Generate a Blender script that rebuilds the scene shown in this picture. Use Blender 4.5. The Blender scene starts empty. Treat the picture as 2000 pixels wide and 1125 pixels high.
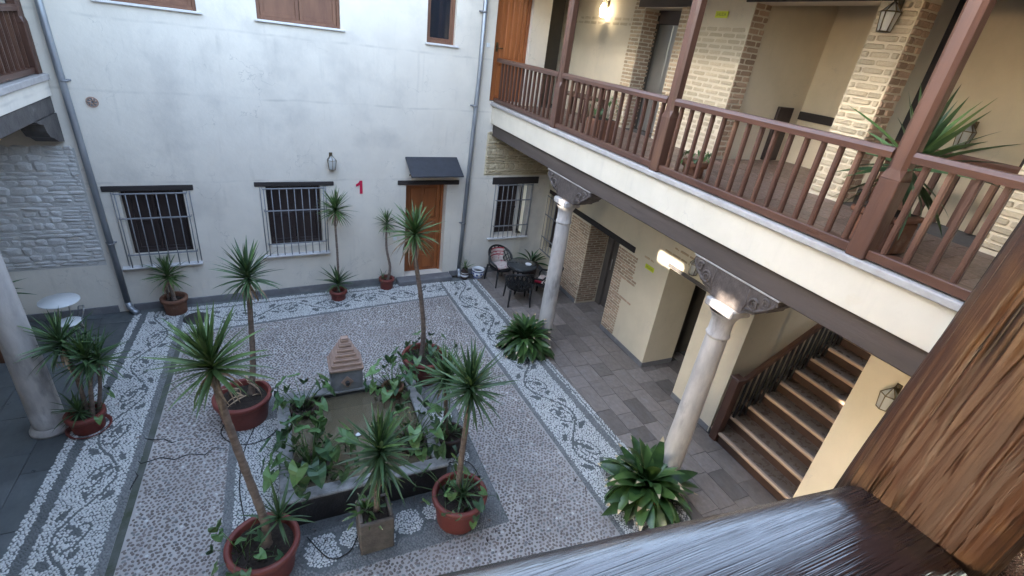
import bpy, bmesh, math, random
import numpy as np
from mathutils import Vector, Matrix, Euler, noise as mnoise

random.seed(11)
rng = np.random.default_rng(5)
scene = bpy.context.scene
COL = scene.collection
PI = math.pi

# ------------------------------------------------------------------ camera, sky, sun, exposure
CAM_Z = 5.2
cd = bpy.data.cameras.new('camera'); cam = bpy.data.objects.new('camera', cd); COL.objects.link(cam)
cam.location = (0, 0, CAM_Z)
cam.rotation_euler = (math.radians(62.956), math.radians(-6.891), math.radians(-23.649))
cd.sensor_width = 36.0; cd.lens = 17.135; cd.clip_start = 0.02; cd.clip_end = 2000
scene.camera = cam

SUN_EL, SUN_AZ = math.radians(18), math.radians(-90)     # azimuth measured from +Y towards +X
w = bpy.data.worlds.new('World'); scene.world = w; w.use_nodes = True
nt = w.node_tree; nt.nodes.clear()
sky = nt.nodes.new('ShaderNodeTexSky'); sky.sky_type = 'NISHITA'; sky.sun_disc = False
sky.sun_elevation = SUN_EL; sky.sun_rotation = SUN_AZ
sky.air_density = 1.0; sky.dust_density = 1.5; sky.ozone_density = 1.0
hsv = nt.nodes.new('ShaderNodeHueSaturation'); hsv.inputs['Saturation'].default_value = 0.8
bgn = nt.nodes.new('ShaderNodeBackground'); bgn.inputs['Strength'].default_value = 0.15
wo = nt.nodes.new('ShaderNodeOutputWorld')
nt.links.new(sky.outputs[0], hsv.inputs['Color']); nt.links.new(hsv.outputs[0], bgn.inputs[0]); nt.links.new(bgn.outputs[0], wo.inputs[0])

sd = bpy.data.lights.new('sun', 'SUN'); sun = bpy.data.objects.new('sun', sd); COL.objects.link(sun)
sd.energy = 2.0; sd.angle = math.radians(.5); sd.color = (1.0, 0.9, 0.76)
sdir = Vector((math.sin(SUN_AZ) * math.cos(SUN_EL), math.cos(SUN_AZ) * math.cos(SUN_EL), math.sin(SUN_EL)))
sun.rotation_euler = sdir.to_track_quat('Z', 'Y').to_euler(); sun.location = sdir * 30

vs = scene.view_settings
vs.view_transform = 'Standard'; vs.look = 'None'; vs.gamma = 1.0; vs.use_curve_mapping = False
vs.exposure = 3.85
scene.cycles.use_denoising = True
scene.cycles.max_bounces = 8; scene.cycles.diffuse_bounces = 5; scene.cycles.glossy_bounces = 3
scene.cycles.transmission_bounces = 4; scene.cycles.caustics_reflective = False; scene.cycles.caustics_refractive = False

# ------------------------------------------------------------------ helpers
class MB:
    """collects polygons; every shape keeps a material index and a smooth flag"""
    def __init__(s): s.v = []; s.f = []; s.m = []; s.sm = []
    def poly(s, pts, m=0, sm=False):
        n = len(s.v); s.v += [tuple(p) for p in pts]; s.f.append(tuple(range(n, n + len(pts)))); s.m.append(m); s.sm.append(sm)
    def box(s, a, b, m=0, M=None):
        x0, y0, z0 = a; x1, y1, z1 = b
        if x0 > x1: x0, x1 = x1, x0
        if y0 > y1: y0, y1 = y1, y0
        if z0 > z1: z0, z1 = z1, z0
        P = [(x0,y0,z0),(x1,y0,z0),(x1,y1,z0),(x0,y1,z0),(x0,y0,z1),(x1,y0,z1),(x1,y1,z1),(x0,y1,z1)]
        if M is not None: P = [tuple(M @ Vector(p)) for p in P]
        n = len(s.v); s.v += P
        for f in ((3,2,1,0),(4,5,6,7),(0,1,5,4),(1,2,6,5),(2,3,7,6),(3,0,4,7)):
            s.f.append(tuple(n + i for i in f)); s.m.append(m); s.sm.append(False)
        return s
    def cbox(s, a, b, c=0.006, m=0, M=None):
        """box with chamfered edges"""
        x0,y0,z0 = [min(p,q) for p,q in zip(a,b)]; x1,y1,z1 = [max(p,q) for p,q in zip(a,b)]
        c = min(c, (x1-x0)/2.5, (y1-y0)/2.5, (z1-z0)/2.5)
        bm = bmesh.new(); bmesh.ops.create_cube(bm, size=1)
        for v in bm.verts:
            v.co = Vector(((x0+x1)/2+v.co.x*(x1-x0), (y0+y1)/2+v.co.y*(y1-y0), (z0+z1)/2+v.co.z*(z1-z0)))
        bmesh.ops.bevel(bm, geom=bm.edges[:], offset=c, segments=1, affect='EDGES')
        s.addbm(bm, m, M=M); bm.free(); return s
    def addbm(s, bm, m=0, M=None, sm=False):
        n = len(s.v); bm.verts.index_update()
        s.v += [tuple(M @ v.co) if M is not None else tuple(v.co) for v in bm.verts]
        for f in bm.faces:
            s.f.append(tuple(n + v.index for v in f.verts)); s.m.append(m); s.sm.append(sm)
    def tube(s, pts, r, k=8, m=0, cap=True, sm=True):
        pts = [Vector(p) for p in pts]; rr = r if hasattr(r, '__len__') else [r] * len(pts)
        n0 = len(s.v); up = Vector((0.31, 0.17, 0.93)).normalized(); last = None
        for i, p in enumerate(pts):
            t = (pts[min(i+1, len(pts)-1)] - pts[max(i-1, 0)]).normalized()
            a = (last - t * last.dot(t)) if last is not None else t.cross(up)
            if a.length < 1e-6: a = t.orthogonal()
            a.normalize(); last = a; b = t.cross(a)
            for j in range(k):
                q = 2 * PI * j / k
                s.v.append(tuple(p + (a * math.cos(q) + b * math.sin(q)) * rr[i]))
        for i in range(len(pts) - 1):
            for j in range(k):
                s.f.append((n0+i*k+j, n0+i*k+(j+1)%k, n0+(i+1)*k+(j+1)%k, n0+(i+1)*k+j)); s.m.append(m); s.sm.append(sm)
        if cap:
            s.f.append(tuple(n0 + j for j in reversed(range(k)))); s.m.append(m); s.sm.append(False)
            e = n0 + (len(pts)-1)*k
            s.f.append(tuple(e + j for j in range(k))); s.m.append(m); s.sm.append(False)
        return s
    def lathe(s, prof, k=28, c=(0,0,0), m=0, sm=True, wob=0.0):
        n0 = len(s.v); ph = random.random() * 9
        for r, z in prof:
            for j in range(k):
                q = 2 * PI * j / k; rr = r * (1 + wob * math.sin(3*q+ph+z*4))
                s.v.append((c[0]+rr*math.cos(q), c[1]+rr*math.sin(q), c[2]+z))
        for i in range(len(prof)-1):
            for j in range(k):
                s.f.append((n0+i*k+j, n0+i*k+(j+1)%k, n0+(i+1)*k+(j+1)%k, n0+(i+1)*k+j)); s.m.append(m); s.sm.append(sm)
        return s
    def disc(s, r, z, c=(0,0), k=28, m=0):
        s.poly([(c[0]+r*math.cos(2*PI*j/k), c[1]+r*math.sin(2*PI*j/k), z) for j in range(k)], m); return s
    def prism(s, out, ax, d0, d1, m=0, M=None):
        """outline (2-D list) extruded along axis ax ('x','y','z') from d0 to d1"""
        def P(p, d):
            q = {'x': (d, p[0], p[1]), 'y': (p[0], d, p[1]), 'z': (p[0], p[1], d)}[ax]
            return tuple(M @ Vector(q)) if M is not None else q
        n = len(out); n0 = len(s.v)
        s.v += [P(p, d0) for p in out] + [P(p, d1) for p in out]
        s.f.append(tuple(n0 + i for i in range(n))); s.f.append(tuple(n0 + n + i for i in reversed(range(n))))
        s.m += [m, m]; s.sm += [False, False]
        for i in range(n):
            j = (i+1) % n; s.f.append((n0+j, n0+i, n0+n+i, n0+n+j)); s.m.append(m); s.sm.append(False)
        return s
    def mesh(s, name, mats, fix=True):
        me = bpy.data.meshes.new(name); me.from_pydata(s.v, [], s.f)
        for x in (mats if isinstance(mats, (list, tuple)) else [mats]): me.materials.append(x)
        me.polygons.foreach_set('material_index', s.m); me.polygons.foreach_set('use_smooth', s.sm)
        if fix:
            bm = bmesh.new(); bm.from_mesh(me); bmesh.ops.recalc_face_normals(bm, faces=bm.faces); bm.to_mesh(me); bm.free()
        me.update(); return me

def link(name, data, parent=None, loc=None, rot=None, scale=None, mat=None):
    o = bpy.data.objects.new(name, data); COL.objects.link(o)
    if parent is not None: o.parent = parent
    if mat is not None: o.matrix_basis = mat
    else:
        if loc is not None: o.location = loc
        if rot is not None: o.rotation_euler = rot
        if scale is not None: o.scale = scale
    return o
def obj(name, mb, mats, parent=None, loc=None, rot=None, fix=True): return link(name, mb.mesh(name, mats, fix), parent, loc, rot)
def tag(o, label, cat=None, group=None, kind=None):
    o['label'] = label
    if cat: o['category'] = cat
    if group: o['group'] = group
    if kind: o['kind'] = kind
    return o
def thing(name, label, cat, loc=(0,0,0), rz=0.0, group=None):
    return tag(link(name, None, None, loc, (0, 0, rz)), label, cat, group)
def struct(name, mb, mats, label, fix=True):
    o = obj(name, mb, mats, fix=fix); o['kind'] = 'structure'; o['label'] = label; return o
def copy_tree(o, parent=None):
    c = o.copy(); COL.objects.link(c); c.parent = parent
    for ch in KIDS(o): copy_tree(ch, c)
    return c
def KIDS(o): return [x for x in bpy.data.objects if x.parent is o]

# ------------------------------------------------------------------ materials
def mat(name, c1, c2=None, rough=0.8, scale=6.0, detail=5.0, bump=0.0, bscale=None, stretch=(1,1,1), spec=0.5, lo=0.35, hi=0.65,
        c3=None, s3=1.2, lo3=0.55, hi3=0.75, coat=0.0, metal=0.0, rand=0.0, bdist=0.02, rvar=0.0, bdetail=6.0):
    m = bpy.data.materials.new(name); m.use_nodes = True; N = m.node_tree.nodes; L = m.node_tree.links
    b = N['Principled BSDF']
    tc = N.new('ShaderNodeTexCoord'); mp = N.new('ShaderNodeMapping'); mp.inputs['Scale'].default_value = stretch
    L.new(tc.outputs['Object'], mp.inputs['Vector'])
    oi = N.new('ShaderNodeObjectInfo')
    sc = N.new('ShaderNodeVectorMath'); sc.operation = 'SCALE'; sc.inputs[0].default_value = (13.1, 7.7, 5.3); L.new(oi.outputs['Random'], sc.inputs['Scale'])
    ad = N.new('ShaderNodeVectorMath'); L.new(mp.outputs[0], ad.inputs[0]); L.new(sc.outputs[0], ad.inputs[1])
    vec = ad.outputs[0]
    def nz(s, d):
        n = N.new('ShaderNodeTexNoise'); n.inputs['Scale'].default_value = s; n.inputs['Detail'].default_value = d; n.inputs['Roughness'].default_value = 0.6
        L.new(vec, n.inputs['Vector']); return n.outputs['Fac']
    def ramp(f, a, bb):
        r = N.new('ShaderNodeMapRange'); r.inputs[1].default_value = a; r.inputs[2].default_value = bb; L.new(f, r.inputs[0]); return r.outputs[0]
    def mix(f, a, bb):
        x = N.new('ShaderNodeMix'); x.data_type = 'RGBA'
        if hasattr(f, 'node'): L.new(f, x.inputs[0])
        else: x.inputs[0].default_value = f
        for k, q in ((6, a), (7, bb)):
            if hasattr(q, 'node'): L.new(q, x.inputs[k])
            else: x.inputs[k].default_value = (*q, 1)
        return x.outputs[2]
    col = None
    if c2 is not None: col = mix(ramp(nz(scale, detail), lo, hi), c1, c2)
    if c3 is not None: col = mix(ramp(nz(s3, 6), lo3, hi3), col if col else c1, c3)
    if rand:
        h = N.new('ShaderNodeHueSaturation')
        r = N.new('ShaderNodeMapRange'); r.inputs[3].default_value = 1-rand; r.inputs[4].default_value = 1+rand; L.new(oi.outputs['Random'], r.inputs[0])
        L.new(r.outputs[0], h.inputs['Value'])
        if col: L.new(col, h.inputs['Color'])
        else: h.inputs['Color'].default_value = (*c1, 1)
        col = h.outputs[0]
    if col is not None: L.new(col, b.inputs['Base Color'])
    else: b.inputs['Base Color'].default_value = (*c1, 1)
    b.inputs['Roughness'].default_value = rough; b.inputs['Specular IOR Level'].default_value = spec; b.inputs['Metallic'].default_value = metal
    b.inputs['Coat Weight'].default_value = coat
    if rvar:
        r = N.new('ShaderNodeMapRange'); r.inputs[3].default_value = max(0.03, rough-rvar); r.inputs[4].default_value = min(1, rough+rvar)
        L.new(ramp(nz(scale*1.7, 4), 0.3, 0.7), r.inputs[0]); L.new(r.outputs[0], b.inputs['Roughness'])
    if bump:
        bp = N.new('ShaderNodeBump'); bp.inputs['Strength'].default_value = bump; bp.inputs['Distance'].default_value = bdist
        L.new(nz(bscale or scale*4, bdetail), bp.inputs['Height']); L.new(bp.outputs[0], b.inputs['Normal'])
    m['vec'] = 0
    return m

M = {}
M['plaster'] = mat('white_plaster', (.75,.695,.61), (.68,.63,.555), .9, 1.6, 8, .3, 14, spec=.2, c3=(.55,.515,.465), s3=.9, lo3=.55, hi3=.78, bdist=.012)
def weather(m, seams, amount=.35):
    N = m.node_tree.nodes; L = m.node_tree.links; b = N['Principled BSDF']; src = b.inputs['Base Color'].links[0].from_socket
    tc = N.new('ShaderNodeTexCoord'); sp_ = N.new('ShaderNodeSeparateXYZ'); wv = N.new('ShaderNodeTexNoise'); wv.inputs['Scale'].default_value = 1.1; wv.inputs['Detail'].default_value = 4; L.new(tc.outputs['Object'], wv.inputs['Vector'])
    L.new(tc.outputs['Object'], sp_.inputs[0])
    def mth(op, a, c, d=None):
        x = N.new('ShaderNodeMath'); x.operation = op
        for i, q in enumerate((a, c, d)):
            if hasattr(q, 'node'): L.new(q, x.inputs[i])
            elif q is not None: x.inputs[i].default_value = q
        return x.outputs[0]
    def rg(f, a, c, d=0., e=1.):
        r = N.new('ShaderNodeMapRange'); r.inputs[1].default_value = a; r.inputs[2].default_value = c; r.inputs[3].default_value = d; r.inputs[4].default_value = e; L.new(f, r.inputs[0]); return r.outputs[0]
    zz = mth('MULTIPLY_ADD', wv.outputs['Fac'], .10, sp_.outputs['Z']); tot = None
    for q in seams:
        line = rg(mth('ABSOLUTE', mth('SUBTRACT', zz, q+.05), None), .004, .028, 1, 0); tot = line if tot is None else mth('MAXIMUM', tot, line)
    gate = N.new('ShaderNodeTexNoise'); gate.inputs['Scale'].default_value = 2.3; gate.inputs['Detail'].default_value = 5; L.new(tc.outputs['Object'], gate.inputs['Vector'])
    tot = mth('MULTIPLY', tot, rg(gate.outputs['Fac'], .42, .62, .05, .38))
    mp = N.new('ShaderNodeMapping'); mp.inputs['Scale'].default_value = (5, 5, .35); L.new(tc.outputs['Object'], mp.inputs['Vector'])
    dr = N.new('ShaderNodeTexNoise'); dr.inputs['Scale'].default_value = 2.2; dr.inputs['Detail'].default_value = 6; L.new(mp.outputs[0], dr.inputs['Vector'])
    drip = mth('MULTIPLY', rg(dr.outputs['Fac'], .56, .76), rg(gate.outputs['Fac'], .45, .6))
    vo = N.new('ShaderNodeTexNoise'); vo.inputs['Scale'].default_value = 1.7; vo.inputs['Detail'].default_value = 7; L.new(tc.outputs['Object'], vo.inputs['Vector'])
    hair = mth('MULTIPLY', rg(mth('ABSOLUTE', mth('SUBTRACT', vo.outputs['Fac'], .5), None), 0, .004, 1, 0), rg(wv.outputs['Fac'], .5, .6))
    tot = mth('MAXIMUM', tot, mth('MULTIPLY', drip, .28)); tot = mth('MAXIMUM', tot, mth('MULTIPLY', hair, .6))
    x = N.new('ShaderNodeMix'); x.data_type = 'RGBA'; L.new(mth('MULTIPLY', tot, amount/.35), x.inputs[0]); L.new(src, x.inputs[6]); x.inputs[7].default_value = (.40,.375,.34,1); L.new(x.outputs[2], b.inputs['Base Color'])
weather(M['plaster'], (2.37, 3.78, 4.78))
M['plaster_low'] = mat('worn_plaster', (.62,.61,.59), (.52,.51,.50), .92, 3, 6, .3, 20, spec=.2)
M['cream'] = mat('cream_plaster', (.66,.585,.455), (.61,.54,.415), .9, 2.2, 6, .25, 18, spec=.2, c3=(.60,.545,.44), s3=1.1, lo3=.55, hi3=.8, bdist=.01)
M['band'] = mat('pale_fascia', (.66,.605,.51), (.61,.56,.47), .88, 2.5, 6, .15, 22, spec=.2, c3=(.58,.49,.33), s3=2.2, lo3=.62, hi3=.8)
weather(M['band'], (9,), .25); weather(M['cream'], (9,), .2)
M['ledge'] = mat('ledge_stone', (.42,.40,.39), (.33,.31,.30), .75, 7, 5, .2, 40)
M['beam'] = mat('grey_brown_beam', (.085,.066,.058), (.06,.047,.042), .7, 5, 5, .4, 18, stretch=(1,.12,1), c3=(.12,.095,.085), s3=2, lo3=.55, hi3=.75)
M['beam_x'] = mat('weathered_beam', (.10,.09,.085), (.07,.062,.06), .8, 6, 5, .5, 20, c3=(.16,.15,.145), s3=4, lo3=.58, hi3=.75)
M['lintel'] = mat('black_lintel', (.022,.018,.018), (.035,.028,.027), .7, 8, 5, .4, 25, stretch=(.2,.2,1))
M['rail'] = mat('red_brown_paint', (.100,.047,.031), (.070,.033,.023), .42, 9, 5, .18, 30, stretch=(1,1,.15), rvar=.1, rand=.12, c3=(.16,.085,.05), s3=3, lo3=.58, hi3=.75)
M['rail_y'] = mat('red_brown_paint_rail', (.100,.047,.031), (.070,.033,.023), .36, 9, 5, .18, 30, stretch=(1,.12,1), rvar=.1, c3=(.14,.075,.05), s3=3, lo3=.58, hi3=.75)
M['door'] = mat('varnished_door', (.30,.095,.028), (.21,.065,.02), .4, 7, 6, .12, 30, stretch=(1,1,.08), rvar=.08)
M['door2'] = mat('orange_varnish', (.40,.135,.045), (.29,.095,.032), .35, 7, 6, .12, 30, stretch=(1,1,.08), rvar=.08)
M['winwood'] = mat('faded_window_wood', (.20,.095,.055), (.14,.062,.038), .6, 8, 6, .2, 30, stretch=(1,1,.2))
M['shutter'] = mat('dark_shutter', (.040,.027,.026), (.028,.019,.019), .45, 7, 5, .2, 26, stretch=(1,1,.12), rvar=.1)
M['glass'] = mat('dark_glass', (.018,.021,.028), None, .06, spec=.8)
M['iron'] = mat('pale_iron', (.26,.265,.28), (.19,.195,.21), .55, 20, 4, .1, 60)
M['sill'] = mat('white_sill', (.66,.65,.65), (.55,.54,.54), .7, 10, 5, .1, 40)
M['plinth'] = mat('grey_plinth', (.20,.20,.21), (.15,.15,.16), .7, 6, 5, .2, 30, c3=(.30,.29,.29), s3=3)
M['pipe'] = mat('galvanised_pipe', (.36,.38,.41), (.26,.28,.31), .42, 5, 5, .08, 30, metal=.6, stretch=(1,1,.3))
M['slate'] = mat('slate_sheet', (.038,.042,.055), (.03,.033,.042), .55, 6, 5, .15, 40, rvar=.1)
M['marble'] = mat('old_marble', (.52,.495,.475), (.36,.34,.335), .62, 6, 9, .5, 22, stretch=(1,1,.35), c3=(.17,.16,.16), s3=4.5, lo3=.54, hi3=.74, bdist=.01)
M['carved'] = mat('carved_wood', (.060,.048,.044), (.10,.083,.077), .6, 14, 5, .5, 40)
M['brick'] = mat('buff_brick', (.50,.39,.27), (.42,.32,.22), .9, 9, 5, .35, 40, rand=.22, spec=.2)
M['brick_red'] = mat('thin_and_shaded_brick', (.46,.335,.245), (.37,.26,.185), .9, 9, 5, .35, 40, rand=.22, spec=.2)
M['brick_white'] = mat('limewashed_brick', (.55,.48,.36), (.47,.40,.29), .9, 9, 5, .4, 40, rand=.10, spec=.2)
M['mortar'] = mat('cream_mortar', (.66,.58,.41), (.58,.50,.35), .95, 12, 5, .4, 50, spec=.2)
M['mortar_d'] = mat('grey_mortar', (.56,.55,.53), (.48,.47,.45), .95, 12, 5, .4, 50, spec=.2)
M['stone'] = mat('limewashed_stone', (.64,.63,.615), (.54,.53,.52), .95, 7, 6, .6, 26, rand=.08, spec=.2, c3=(.45,.38,.35), s3=4, lo3=.62, hi3=.8)
M['stone_y'] = mat('ochre_stone', (.55,.46,.32), (.44,.36,.24), .95, 8, 6, .6, 26, rand=.12, spec=.2)
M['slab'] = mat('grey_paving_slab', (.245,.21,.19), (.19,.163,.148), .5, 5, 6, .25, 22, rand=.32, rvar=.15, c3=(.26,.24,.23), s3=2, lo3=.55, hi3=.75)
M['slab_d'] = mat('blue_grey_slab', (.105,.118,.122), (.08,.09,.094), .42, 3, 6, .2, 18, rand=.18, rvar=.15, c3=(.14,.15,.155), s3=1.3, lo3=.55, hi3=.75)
M['grout'] = mat('dark_grout', (.10,.095,.09), (.075,.07,.07), .9, 20, 4, .2, 60)
M['tile_red'] = mat('clay_floor', (.22,.155,.125), (.165,.115,.095), .45, 6, 5, .2, 30, rand=.2, rvar=.12)
M['mortar_p'] = mat('pebble_mortar', (.52,.49,.47), (.42,.395,.38), .92, 2.2, 7, .5, 90, c3=(.34,.31,.295), s3=.8, lo3=.5, hi3=.75, spec=.2)
M['edging'] = mat('mossy_edging', (.13,.135,.13), (.075,.09,.065), .85, 4, 6, .5, 50, c3=(.045,.06,.03), s3=2.5, lo3=.55, hi3=.72)
M['mosaic_bed'] = mat('mosaic_bed', (.17,.18,.18), (.12,.13,.13), .9, 6, 6, .4, 90)
def pebble(name, a, b, rough=.65):
    m = bpy.data.materials.new(name); m.use_nodes = True; N = m.node_tree.nodes; L = m.node_tree.links; p = N['Principled BSDF']
    tc = N.new('ShaderNodeTexCoord'); v = N.new('ShaderNodeAttribute'); v.attribute_name = 'tone'
    n = N.new('ShaderNodeTexNoise'); n.inputs['Scale'].default_value = 1.1; n.inputs['Detail'].default_value = 5; L.new(tc.outputs['Object'], n.inputs['Vector'])
    ad = N.new('ShaderNodeMath'); ad.operation = 'MULTIPLY_ADD'; ad.inputs[1].default_value = .55; L.new(v.outputs['Fac'], ad.inputs[0])
    sb = N.new('ShaderNodeMath'); sb.operation = 'MULTIPLY_ADD'; sb.inputs[1].default_value = 1.4; sb.inputs[2].default_value = -.45; L.new(n.outputs['Fac'], sb.inputs[0]); L.new(sb.outputs[0], ad.inputs[2])
    x = N.new('ShaderNodeMix'); x.data_type = 'RGBA'; x.inputs[6].default_value = (*a, 1); x.inputs[7].default_value = (*b, 1); L.new(ad.outputs[0], x.inputs[0])
    L.new(x.outputs[2], p.inputs['Base Color']); p.inputs['Roughness'].default_value = rough
    return m
M['peb_brown'] = pebble('brown_pebble', (.115,.095,.085), (.29,.25,.23))
M['peb_white'] = pebble('white_pebble', (.46,.465,.46), (.72,.72,.70), .5)
M['peb_dark'] = pebble('dark_pebble', (.080,.088,.090), (.16,.17,.172), .5)
M['peb_grey'] = pebble('grey_pebble', (.15,.155,.155), (.26,.265,.265), .6)
M['terra'] = mat('terracotta_plastic', (.20,.046,.036), (.16,.037,.029), .55, 6, 5, .1, 30, c3=(.27,.11,.085), s3=3, lo3=.6, hi3=.85, rand=.1)
M['terra_old'] = mat('old_terracotta', (.22,.10,.06), (.15,.07,.045), .85, 8, 6, .3, 30, c3=(.30,.22,.17), s3=5, lo3=.6, hi3=.8)
M['terra_dk'] = mat('dark_pot', (.06,.035,.028), (.04,.026,.022), .6, 8, 6, .2, 30, c3=(.13,.10,.09), s3=4, lo3=.62, hi3=.8)
M['soil'] = mat('dark_soil', (.022,.016,.012), (.045,.032,.024), .95, 30, 6, .9, 60)
M['trunk'] = mat('yucca_trunk', (.25,.19,.155), (.15,.11,.09), .9, 10, 6, .7, 40, stretch=(1,1,2.5))
M['stone_box'] = mat('stone_planter', (.155,.13,.115), (.10,.084,.075), .9, 9, 6, .5, 40, c3=(.09,.085,.07), s3=4, lo3=.52, hi3=.7)
M['fountain'] = mat('wet_stone', (.055,.052,.052), (.035,.034,.034), .55, 5, 6, .5, 30, c3=(.10,.095,.09), s3=2.5, lo3=.58, hi3=.8)
M['coping'] = mat('worn_coping', (.33,.33,.33), (.21,.21,.21), .7, 9, 6, .6, 40, c3=(.10,.10,.095), s3=5, lo3=.55, hi3=.72)
M['spout'] = mat('bluish_stone', (.26,.265,.28), (.19,.195,.205), .8, 6, 6, .3, 40)
M['spout_top'] = mat('pink_clay', (.42,.29,.23), (.33,.22,.17), .85, 12, 6, .3, 50)
M['silt'] = mat('pool_silt', (.12,.09,.055), (.085,.065,.04), .95, 3, 6, .2, 20)
M['black'] = mat('black_plastic', (.012,.012,.013), None, .45)
M['white'] = mat('white_lacquer', (.72,.74,.75), (.66,.68,.69), .35, 8, 4)
M['chrome'] = mat('brushed_steel', (.42,.42,.41), (.36,.36,.35), .32, 3, 4, .05, 40, metal=.8, stretch=(1,1,.05))
M['liftgrey'] = mat('lift_jamb', (.10,.088,.08), (.085,.075,.07), .5, 5, 4)
M['cushion'] = mat('cushion_cream', (.62,.54,.49), (.50,.40,.37), .9, 14, 5, .4, 60, c3=(.35,.04,.06), s3=16, lo3=.58, hi3=.64)
M['cushion_r'] = mat('cushion_red', (.40,.02,.045), (.30,.015,.035), .9, 14, 5, .3, 60)
M['tableglass'] = mat('smoked_glass', (.055,.06,.062), None, .12, spec=.7)
M['porcelain'] = mat('porcelain', (.74,.75,.77), None, .15)
M['cobalt'] = mat('cobalt_glaze', (.035,.07,.26), None, .15)
M['red'] = mat('red_number_paint', (.55,.012,.06), None, .5)
M['yellow'] = mat('lime_sign', (.62,.68,.03), None, .4)
M['signink'] = mat('sign_ink', (.22,.26,.03), None, .5)
M['brass'] = mat('aged_brass', (.16,.12,.07), (.10,.08,.05), .4, 20, 4, metal=.8)
M['stair_t'] = mat('stair_tread', (.16,.122,.095), (.12,.09,.07), .3, 6, 5, .1, 30, rvar=.1)
M['stair_n'] = mat('stair_nosing', (.46,.33,.235), (.36,.25,.17), .4, 8, 5, .15, 30, stretch=(1,.2,1))
M['stair_r'] = mat('stair_riser', (.055,.030,.021), (.04,.022,.016), .4, 8, 5, .1, 30)  # dark red, darkened further to paint in the shadow under each nosing
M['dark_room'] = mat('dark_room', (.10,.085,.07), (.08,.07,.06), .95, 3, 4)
M['soffit'] = mat('soffit_board', (.12,.09,.07), (.085,.065,.05), .85, 6, 5, .2, 20)
M['roof'] = mat('roof_clay', (.30,.14,.08), (.22,.10,.06), .9, 8, 5, .4, 30, rand=.15)
M['cable'] = mat('black_hose', (.012,.012,.012), None, .5)
def leafmat(name, a, b, rough=.45, tr=.25):
    m = mat(name, a, b, rough, 9, 3, .1, 60, stretch=(1,.25,1), rand=.3)
    p = m.node_tree.nodes['Principled BSDF']; p.inputs['Transmission Weight'].default_value = 0
    p.inputs['Subsurface Weight'].default_value = 0
    return m
M['yucca'] = leafmat('yucca_green', (.066,.120,.038), (.098,.160,.048))
M['yucca_b'] = leafmat('yucca_bluegreen', (.050,.100,.042), (.074,.130,.050))
M['yucca_y'] = leafmat('yucca_fresh', (.115,.195,.055), (.085,.155,.050))
M['dry'] = leafmat('dry_leaf', (.40,.30,.20), (.26,.17,.105), .8)
M['aspi'] = leafmat('aspidistra_green', (.024,.060,.020), (.048,.100,.028), .32)
M['aspi_l'] = leafmat('aspidistra_light', (.075,.135,.035), (.050,.105,.030), .32)
M['tip'] = leafmat('pale_leaf_tip', (.55,.47,.32), (.42,.30,.18), .7)
M['arrow'] = leafmat('arrowleaf_green', (.075,.155,.055), (.11,.20,.07), .4)
M['arrow_d'] = leafmat('arrowleaf_dark', (.042,.100,.046), (.062,.13,.056), .4)
M['moss'] = leafmat('moss_green', (.045,.085,.018), (.07,.115,.025), .8)
# glass of the lanterns
def glassmat(name, col, emit=0.0, ec=(1,.8,.5)):
    m = bpy.data.materials.new(name); m.use_nodes = True; p = m.node_tree.nodes['Principled BSDF']
    p.inputs['Base Color'].default_value = (*col, 1); p.inputs['Roughness'].default_value = .12; p.inputs['Alpha'].default_value = .45
    if emit: p.inputs['Emission Color'].default_value = (*ec, 1); p.inputs['Emission Strength'].default_value = emit
    return m
M['lglass'] = glassmat('lantern_glass', (.75,.77,.76))
M['bulb'] = mat('white_bulb', (.8,.8,.78), None, .3)
bm_ = bpy.data.materials.new('lit_bulb'); bm_.use_nodes = True; p_ = bm_.node_tree.nodes['Principled BSDF']
p_.inputs['Emission Color'].default_value = (1,.88,.66,1); p_.inputs['Emission Strength'].default_value = 9; M['bulb_on'] = bm_
# pool water
wm = bpy.data.materials.new('pool_water'); wm.use_nodes = True; p_ = wm.node_tree.nodes['Principled BSDF']
p_.inputs['Base Color'].default_value = (.20,.165,.105,1); p_.inputs['Roughness'].default_value = .06; p_.inputs['Specular IOR Level'].default_value = .5
p_.inputs['Alpha'].default_value = .62
n_ = wm.node_tree.nodes.new('ShaderNodeTexNoise'); n_.inputs['Scale'].default_value = 5
b_ = wm.node_tree.nodes.new('ShaderNodeBump'); b_.inputs['Strength'].default_value = .04
wm.node_tree.links.new(n_.outputs['Fac'], b_.inputs['Height']); wm.node_tree.links.new(b_.outputs[0], p_.inputs['Normal']); M['water'] = wm

# ------------------------------------------------------------------ back wall frame (slightly askew to the galleries)
YAW = 0.0656; W0 = Vector((3.622, 10.03, 0))
UB = Vector((math.cos(YAW), math.sin(YAW), 0)); NB = Vector((-math.sin(YAW), math.cos(YAW), 0))
def bw(u, d, z): p = W0 + UB * u + NB * d; return Vector((p.x, p.y, z))
def wall_y(x): return W0.y + (x - W0.x) * math.tan(YAW)

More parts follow.
